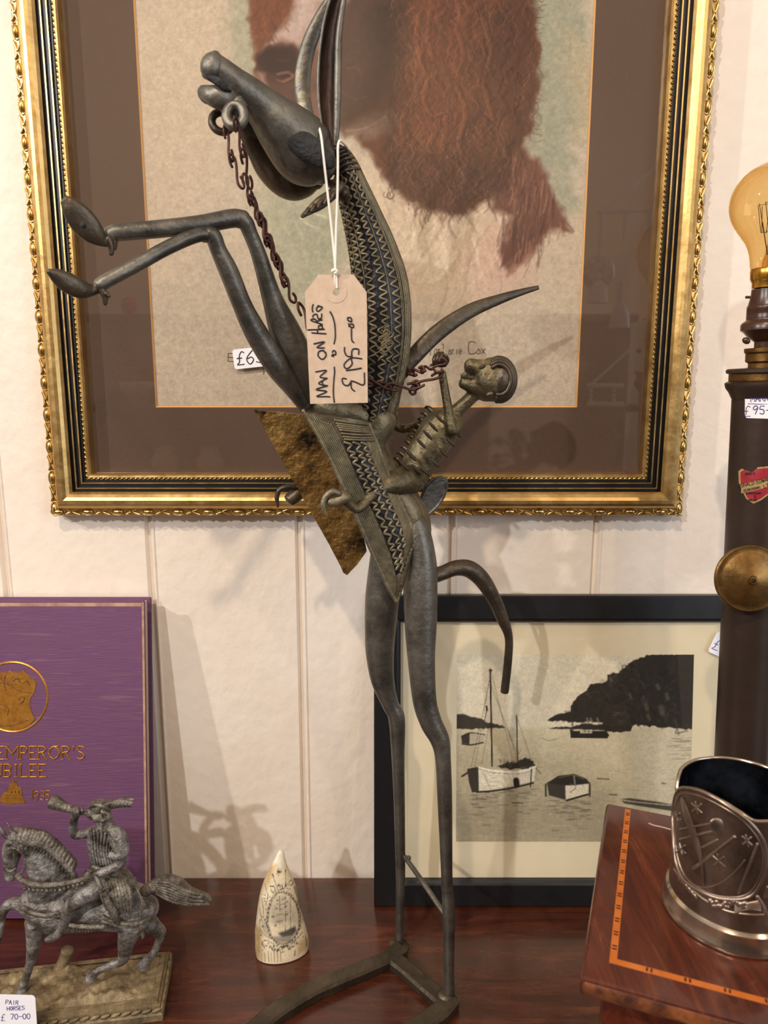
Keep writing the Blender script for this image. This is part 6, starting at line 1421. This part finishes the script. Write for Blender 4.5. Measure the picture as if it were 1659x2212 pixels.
def man(mb):
    limb(mb, [(232, 1912, .576, 30, .8), (226, 1880, .576, 26, .8), (220, 1850, .576, 26, .8), (220, 1815, .576, 31, .75), (224, 1792, .576, 27, .75), (222, 1778, .576, 14)], 6, 18)
    limb(mb, [(222, 1782, .576, 10), (218, 1768, .576, 9)], 3, 10)
    pblob(mb, 213, 1750, .576, 19, 21, 10, 16); limb(mb, [(204, 1752, .575, 10), (196, 1757, .574, 8), (192, 1762, .574, 6)], 4, 10); pblob(mb, 192, 1751, .574, 5, 3.5, 50, 3); pblob(mb, 196, 1768, .574, 5, 4, 30, 4)
    limb(mb, [(206, 1795, .586, 12), (184, 1800, .588, 11), (164, 1803, .588, 10), (158, 1792, .586, 9.5), (160, 1772, .583, 9), (166, 1758, .58, 8.5), (172, 1752, .578, 8)], 6, 12)
    limb(mb, [(244, 1796, .570, 16), (254, 1818, .564, 16), (262, 1846, .561, 13), (260, 1864, .560, 11), (238, 1878, .558, 10.5), (212, 1886, .557, 9.5), (194, 1889, .557, 9)], 6, 14)
    limb(mb, [(222, 1910, .564, 22), (198, 1926, .557, 21), (170, 1945, .555, 18), (152, 1960, .555, 15.5), (142, 1984, .555, 13), (132, 2006, .556, 9), (124, 2018, .556, 9), (110, 2027, .556, 8.5), (101, 2030, .556, 6)], 6, 14)
    limb(mb, [(216, 1912, .588, 20), (180, 1935, .596, 17), (156, 1960, .597, 13), (140, 1995, .596, 9), (124, 2018, .595, 8)], 6, 12)
mb = MB(); man(mb); MN = mb.build('horn_blower', M_spel, FG, label='rider blowing a horn'); fuse(MN, .0010, 2)
fpart('horn', lambda mb: (limb(mb, [(194, 1759, .574, 3), (178, 1755, .575, 4.5), (160, 1750, .577, 7), (142, 1744, .579, 10), (126, 1737, .581, 13), (114, 1731, .583, 15.5)], 5, 14, cap=.05)), M_speld, MN)
fpart('hand', lambda mb: [limb(mb, [(170 - k * 4, 1762, .573, 3), (168 - k * 4, 1752, .570, 3), (166 - k * 4, 1743, .574, 2.6)], 3, 8) for k in range(4)] and limb(mb, [(176, 1758, .574, 3), (178, 1750, .572, 3), (176, 1744, .574, 2.4)], 3, 8), M_speld, MN)
fpart('hand', lambda mb: [limb(mb, [(196, 1884 + k * 3.4, .554, 3), (187, 1886 + k * 3.4, .552, 2.8), (182, 1889 + k * 3, .556, 2.4)], 3, 8) for k in range(4)] and limb(mb, [(196, 1882, .553, 3), (189, 1878, .552, 2.6)], 2, 8), M_speld, MN)
fpart('helmet', lambda mb: (pblob(mb, 216, 1742, .576, 22, 17, 8, 18), limb(mb, [(194, 1744, .575, 4), (205, 1738, .565, 4), (222, 1742, .562, 4), (236, 1750, .568, 4)], 5, 8)), M_speld, MN)
def feathers(mb):
    for (x1, y1, dy, Y) in ((289, 1727, -5, .573), (286, 1734, -1, .57), (281, 1741, 4, .572)):
        limb(mb, [(226, 1742, Y, 6, .5), (246, 1737 + dy * .4, Y, 8, .45), (266, 1733 + dy * .6, Y, 7, .45), (x1, y1, Y, 3, .6)], 5, 10)
        for k in range(7): x = 236 + k * 7; limb(mb, [(x, 1738 + dy * .5, Y - .003, 2), (x + 6, 1744 + dy * .8 - k * .8, Y - .002, 1.5)], 2, 6)
fpart('feathers', feathers, M_speld, MN)
def hairp(mb):
    for k in range(10):
        a = k / 9; limb(mb, [(222 + 8 * a, 1752 + 4 * k, .566, 6), (236 + 8 * a, 1762 + 5 * k * .8, .564, 7), (230 + 22 * a, 1772 + 4 * k, .563, 6.5), (244 + 16 * a, 1782 + 3 * k, .565, 6), (250 + 16 * a, 1794 + 2 * k, .569, 3)], 4, 8)
    for k in range(4): limb(mb, [(202 + k * 5, 1762, .563, 5), (207 + k * 5, 1772, .561, 5), (214 + k * 5, 1768, .562, 4)], 4, 8)
fpart('hair', hairp, M_speld, MN)
def tunic(mb):
    for k in range(8): limb(mb, [(196 + k * 8, 1800 - (k - 4) ** 2 * .6, .5625 + abs(k - 3.5) * .001, 3), (200 + k * 6, 1835, .5615 + abs(k - 3.5) * .001, 3), (206 + k * 6, 1868, .562 + abs(k - 3.5) * .001, 2.5)], 5, 8)
    limb(mb, [(238, 1788, .562, 12, .6), (258, 1806, .558, 14, .6), (268, 1838, .557, 11, .6), (254, 1850, .556, 8, .6), (238, 1846, .557, 7, .6)], 5, 12)
    limb(mb, [(200, 1872, .560, 5, .6), (224, 1880, .558, 5, .6), (250, 1882, .561, 5, .6)], 4, 10)
fpart('tunic', tunic, M_spel, MN)
fpart('dagger', lambda mb: (limb(mb, [(206, 1892, .553, 4), (216, 1912, .550, 5), (222, 1926, .549, 5)], 4, 10), limb(mb, [(214, 1928, .548, 3), (234, 1916, .549, 3)], 2, 8), limb(mb, [(222, 1926, .549, 7, .5), (236, 1952, .549, 7, .5), (248, 1978, .549, 10, .5), (256, 1998, .55, 3, .5)], 5, 10)), M_speld, MN)
# price card standing against the base
pc = Plane(T(0, 2206) + up * .0004, (1, -.03, 0), (0, .20, 1)); pz = T(39, 2207)
cd_ = thing('price_card', tuple(pz + up * .0004), 'white rounded card reading PAIR HORSES £70-00, leaning on the figurine base', 'price label')
yf_ = min(Fp.at(0, 0, 0)[1], Fp.at(FW * .45, 0, 0)[1]) - .0035; Q_ = Plane(P(-22, 2212, yf_), pc.u, nrm(np.array([0, .06, 1])))
wq = Q_.hit(78, 2180)[0] - Q_.hit(-22, 2180)[0]
Q_.o[2] = .0004; hq = Q_.hit(40, 2149)[1]
b = MB(); pts = []; rr_ = .003
for sx_, sy_, a0 in ((1, 1, 0), (0, 1, 90), (0, 0, 180), (1, 0, 270)):
    for q in range(5): a = math.radians(a0 + 22.5 * q); pts.append(Q_.at((wq - rr_ if sx_ else rr_) + rr_ * math.cos(a), (hq - rr_ if sy_ else rr_) + rr_ * math.sin(a), 0))
plate(b, pts, .0005, dirv=Q_.n); b.build('label_card', M_sticker, cd_, smooth=False)
b = MB(); g = lambda x, y: (lambda uv: Q_.at(uv[0], uv[1], .0004))(Q_.hit(x, y))
letter(b, g, 'PAIR', 13, 2168, 9, .00022, -4, .6, .2); letter(b, g, 'HORSES', 16, 2182, 8, .00022, 3, .62, .2); letter(b, g, '£', 3, 2204, 14, .00022, 0, .6, .2, curve=True); letter(b, g, '70-00', 24, 2201, 11, .00025, 2, .55, .25, curve=True)
b.build('handwriting', M_blueink, cd_)

# ================================================================== WHAT THE PICTURE GLASS REFLECTS (behind the camera)
M_cab = wood('cabinet_wood', (44, 22, 14), (66, 34, 22), (80, 44, 28), 4, (1, 6, 6), rough=.4)
cb = thing('display_cabinet', (-.1, -1.7, -.85), 'dark wooden display cabinet across the room, seen only as a reflection in the picture glass', 'cabinet')
c_ = Plane((-1.13, -1.45, -.85), (-1, 0, 0), (0, 0, 1)); c_ = Plane((.95, -1.45, -.85), (-1, 0, 0), (0, 0, 1))
mb = MB(); mb.box(c_, 0, 2.08, 0, 1.6, -.38, 0, bev=.01); mb.build('carcass', M_cab, cb, sharp=40)
mb = MB(); mb.box(c_, -.02, 2.10, 1.6, 1.63, -.40, .02, bev=.008); mb.build('cornice', M_cab, cb, sharp=40)
YG = WALL_Y - .0088
def MIR(px, py, Y):
    """where a thing at depth Y behind the camera stands so that the glass shows it at px, py"""
    p = P(px, py, 2 * YG - Y); return np.array([p[0], Y, p[2]])
z1, z2 = MIR(400, 874, -1.33)[2] + .85, MIR(400, 1022, -1.33)[2] + .85
for z_ in (z1, z2): mb = MB(); mb.box(c_, 0, 2.08, z_ - .02, z_, .0005, .24, bev=.004); mb.build('shelf', M_cab, cb, sharp=40)
M_cr = mat('cream_china', (226, 214, 180), (214, 170, 140), scale=20, rough=.2); M_cut = mat('cut_glass', (226, 228, 226), (150, 150, 150), scale=60, rough=.08, metal=.3); M_red = mat('red_petal', (190, 60, 70), rough=.6); M_leafg = mat('pale_leaf', (150, 160, 90), rough=.6)
bowl = [(.02, 0), (.035, .01), (.06, .05), (.07, .085), (.064, .085), (.03, .012), (0, .01)]; dish = [(.03, 0), (.05, .012), (.085, .05), (.1, .10), (.094, .10), (.04, .014), (0, .012)]; jug = [(.025, 0), (.05, .02), (.055, .05), (.036, .08), (.042, .1), (.036, .1), (.03, .08), (0, .02)]
for px_, z_, pr, m_, lab in ((302, z1, bowl, M_cr, 'painted cream bowl on the upper cabinet shelf, at the left end of the reflection'), (440, z1, dish, M_cut, 'wide cut glass bowl on the upper cabinet shelf'), (560, z1, bowl, M_cut, 'small cut glass bowl on the upper cabinet shelf, near the price label in the reflection'), (352, z2, jug, M_cr, 'cream china jug on the lower cabinet shelf, at the left'), (450, z2, jug, M_cr, 'cream china jug on the lower cabinet shelf, nearer the middle')):
    p = MIR(px_, 900, -1.33); p[2] = z_ - .85 + .0005; mb = MB(); lathe(mb, p, up, pr, 28); mb.build('china_pot', m_, label=lab, cat='pot', group='pots on the cabinet shelves')
fl_ = MIR(280, 690, -1.5); fl_[2] = .7805 + .0; 
rs = thing('silk_rose', tuple(fl_), 'red silk rose lying on top of the display cabinet, seen in the picture glass', 'flower')
mb = MB(); blob(mb, fl_ + up * .036, _R * .03, np.array([0, .03, 0]), up * .034, nu=12, nv=8); blob(mb, fl_ + up * .05 + _R * .012, _R * .02, np.array([0, .02, 0]), up * .02, nu=10, nv=8); mb.build('petals', M_red, rs)
mb = MB(); wire(mb, [fl_ + up * .004 + _R * .02, fl_ + up * .004 + _R * .08, fl_ + up * .004 + _R * .2], .003, 4, 6); mb.build('stem', M_leafg, rs)
# bead and bell mobile hanging in front of the cabinet
M_bead = mat('pale_bead', (222, 222, 220), rough=.3)
hp = lambda x, y: MIR(x, y, -1.15)
ch_ = thing('bell_mobile', tuple(hp(1340, 700)), 'white hanging mobile of bars, beads and small bells, reflected in the picture glass', 'mobile')
for a_, b_ in (((1294, 457), (1422, 452)), ((1270, 833), (1344, 834)), ((1272, 873), (1344, 874))): mb = MB(); tube(mb, np.array([hp(*a_), hp(*b_)]), .009, n=8); mb.build('bar', M_bead, ch_)
def beads(mb, a_, b_, n_, r=.008):
    for k in range(n_): blob(mb, hp(a_[0] + (b_[0] - a_[0]) * (k + .5) / n_, a_[1] + (b_[1] - a_[1]) * (k + .5) / n_), _R * r, np.array([0, r, 0]), up * r, nu=8, nv=6)
    tube(mb, np.array([hp(*a_), hp(*b_)]), .0025, n=6)
for a_, b_, n_ in (((1301, 460), (1294, 562), 11), ((1352, 458), (1348, 520), 6), ((1404, 456), (1403, 490), 4), ((1342, 606), (1339, 672), 7), ((1276, 838), (1276, 870), 3), ((1326, 838), (1326, 870), 3)): mb = MB(); beads(mb, a_, b_, n_); mb.build('bead_string', M_bead, ch_)
for a_, b_ in (((1300, 455), (1418, 360)), ((1278, 830), (1364, 752))): mb = MB(); tube(mb, np.array([hp(*a_), hp(*b_)]), .005, n=6); mb.build('cord', M_bead, ch_)
mb = MB(); p = hp(1293, 590); blob(mb, p, _R * .058, np.array([0, .02, 0]), up * .058, nu=16, nv=10); mb.build('glass_disc', M_cut, ch_)
for x_, y_ in ((1292, 628), (1339, 682)): mb = MB(); p = hp(x_, y_); lathe(mb, p - up * .04, up, [(.036, 0), (.034, .02), (.03, .05), (.016, .075), (.005, .085)], 18); mb.build('bell', M_bead, ch_)
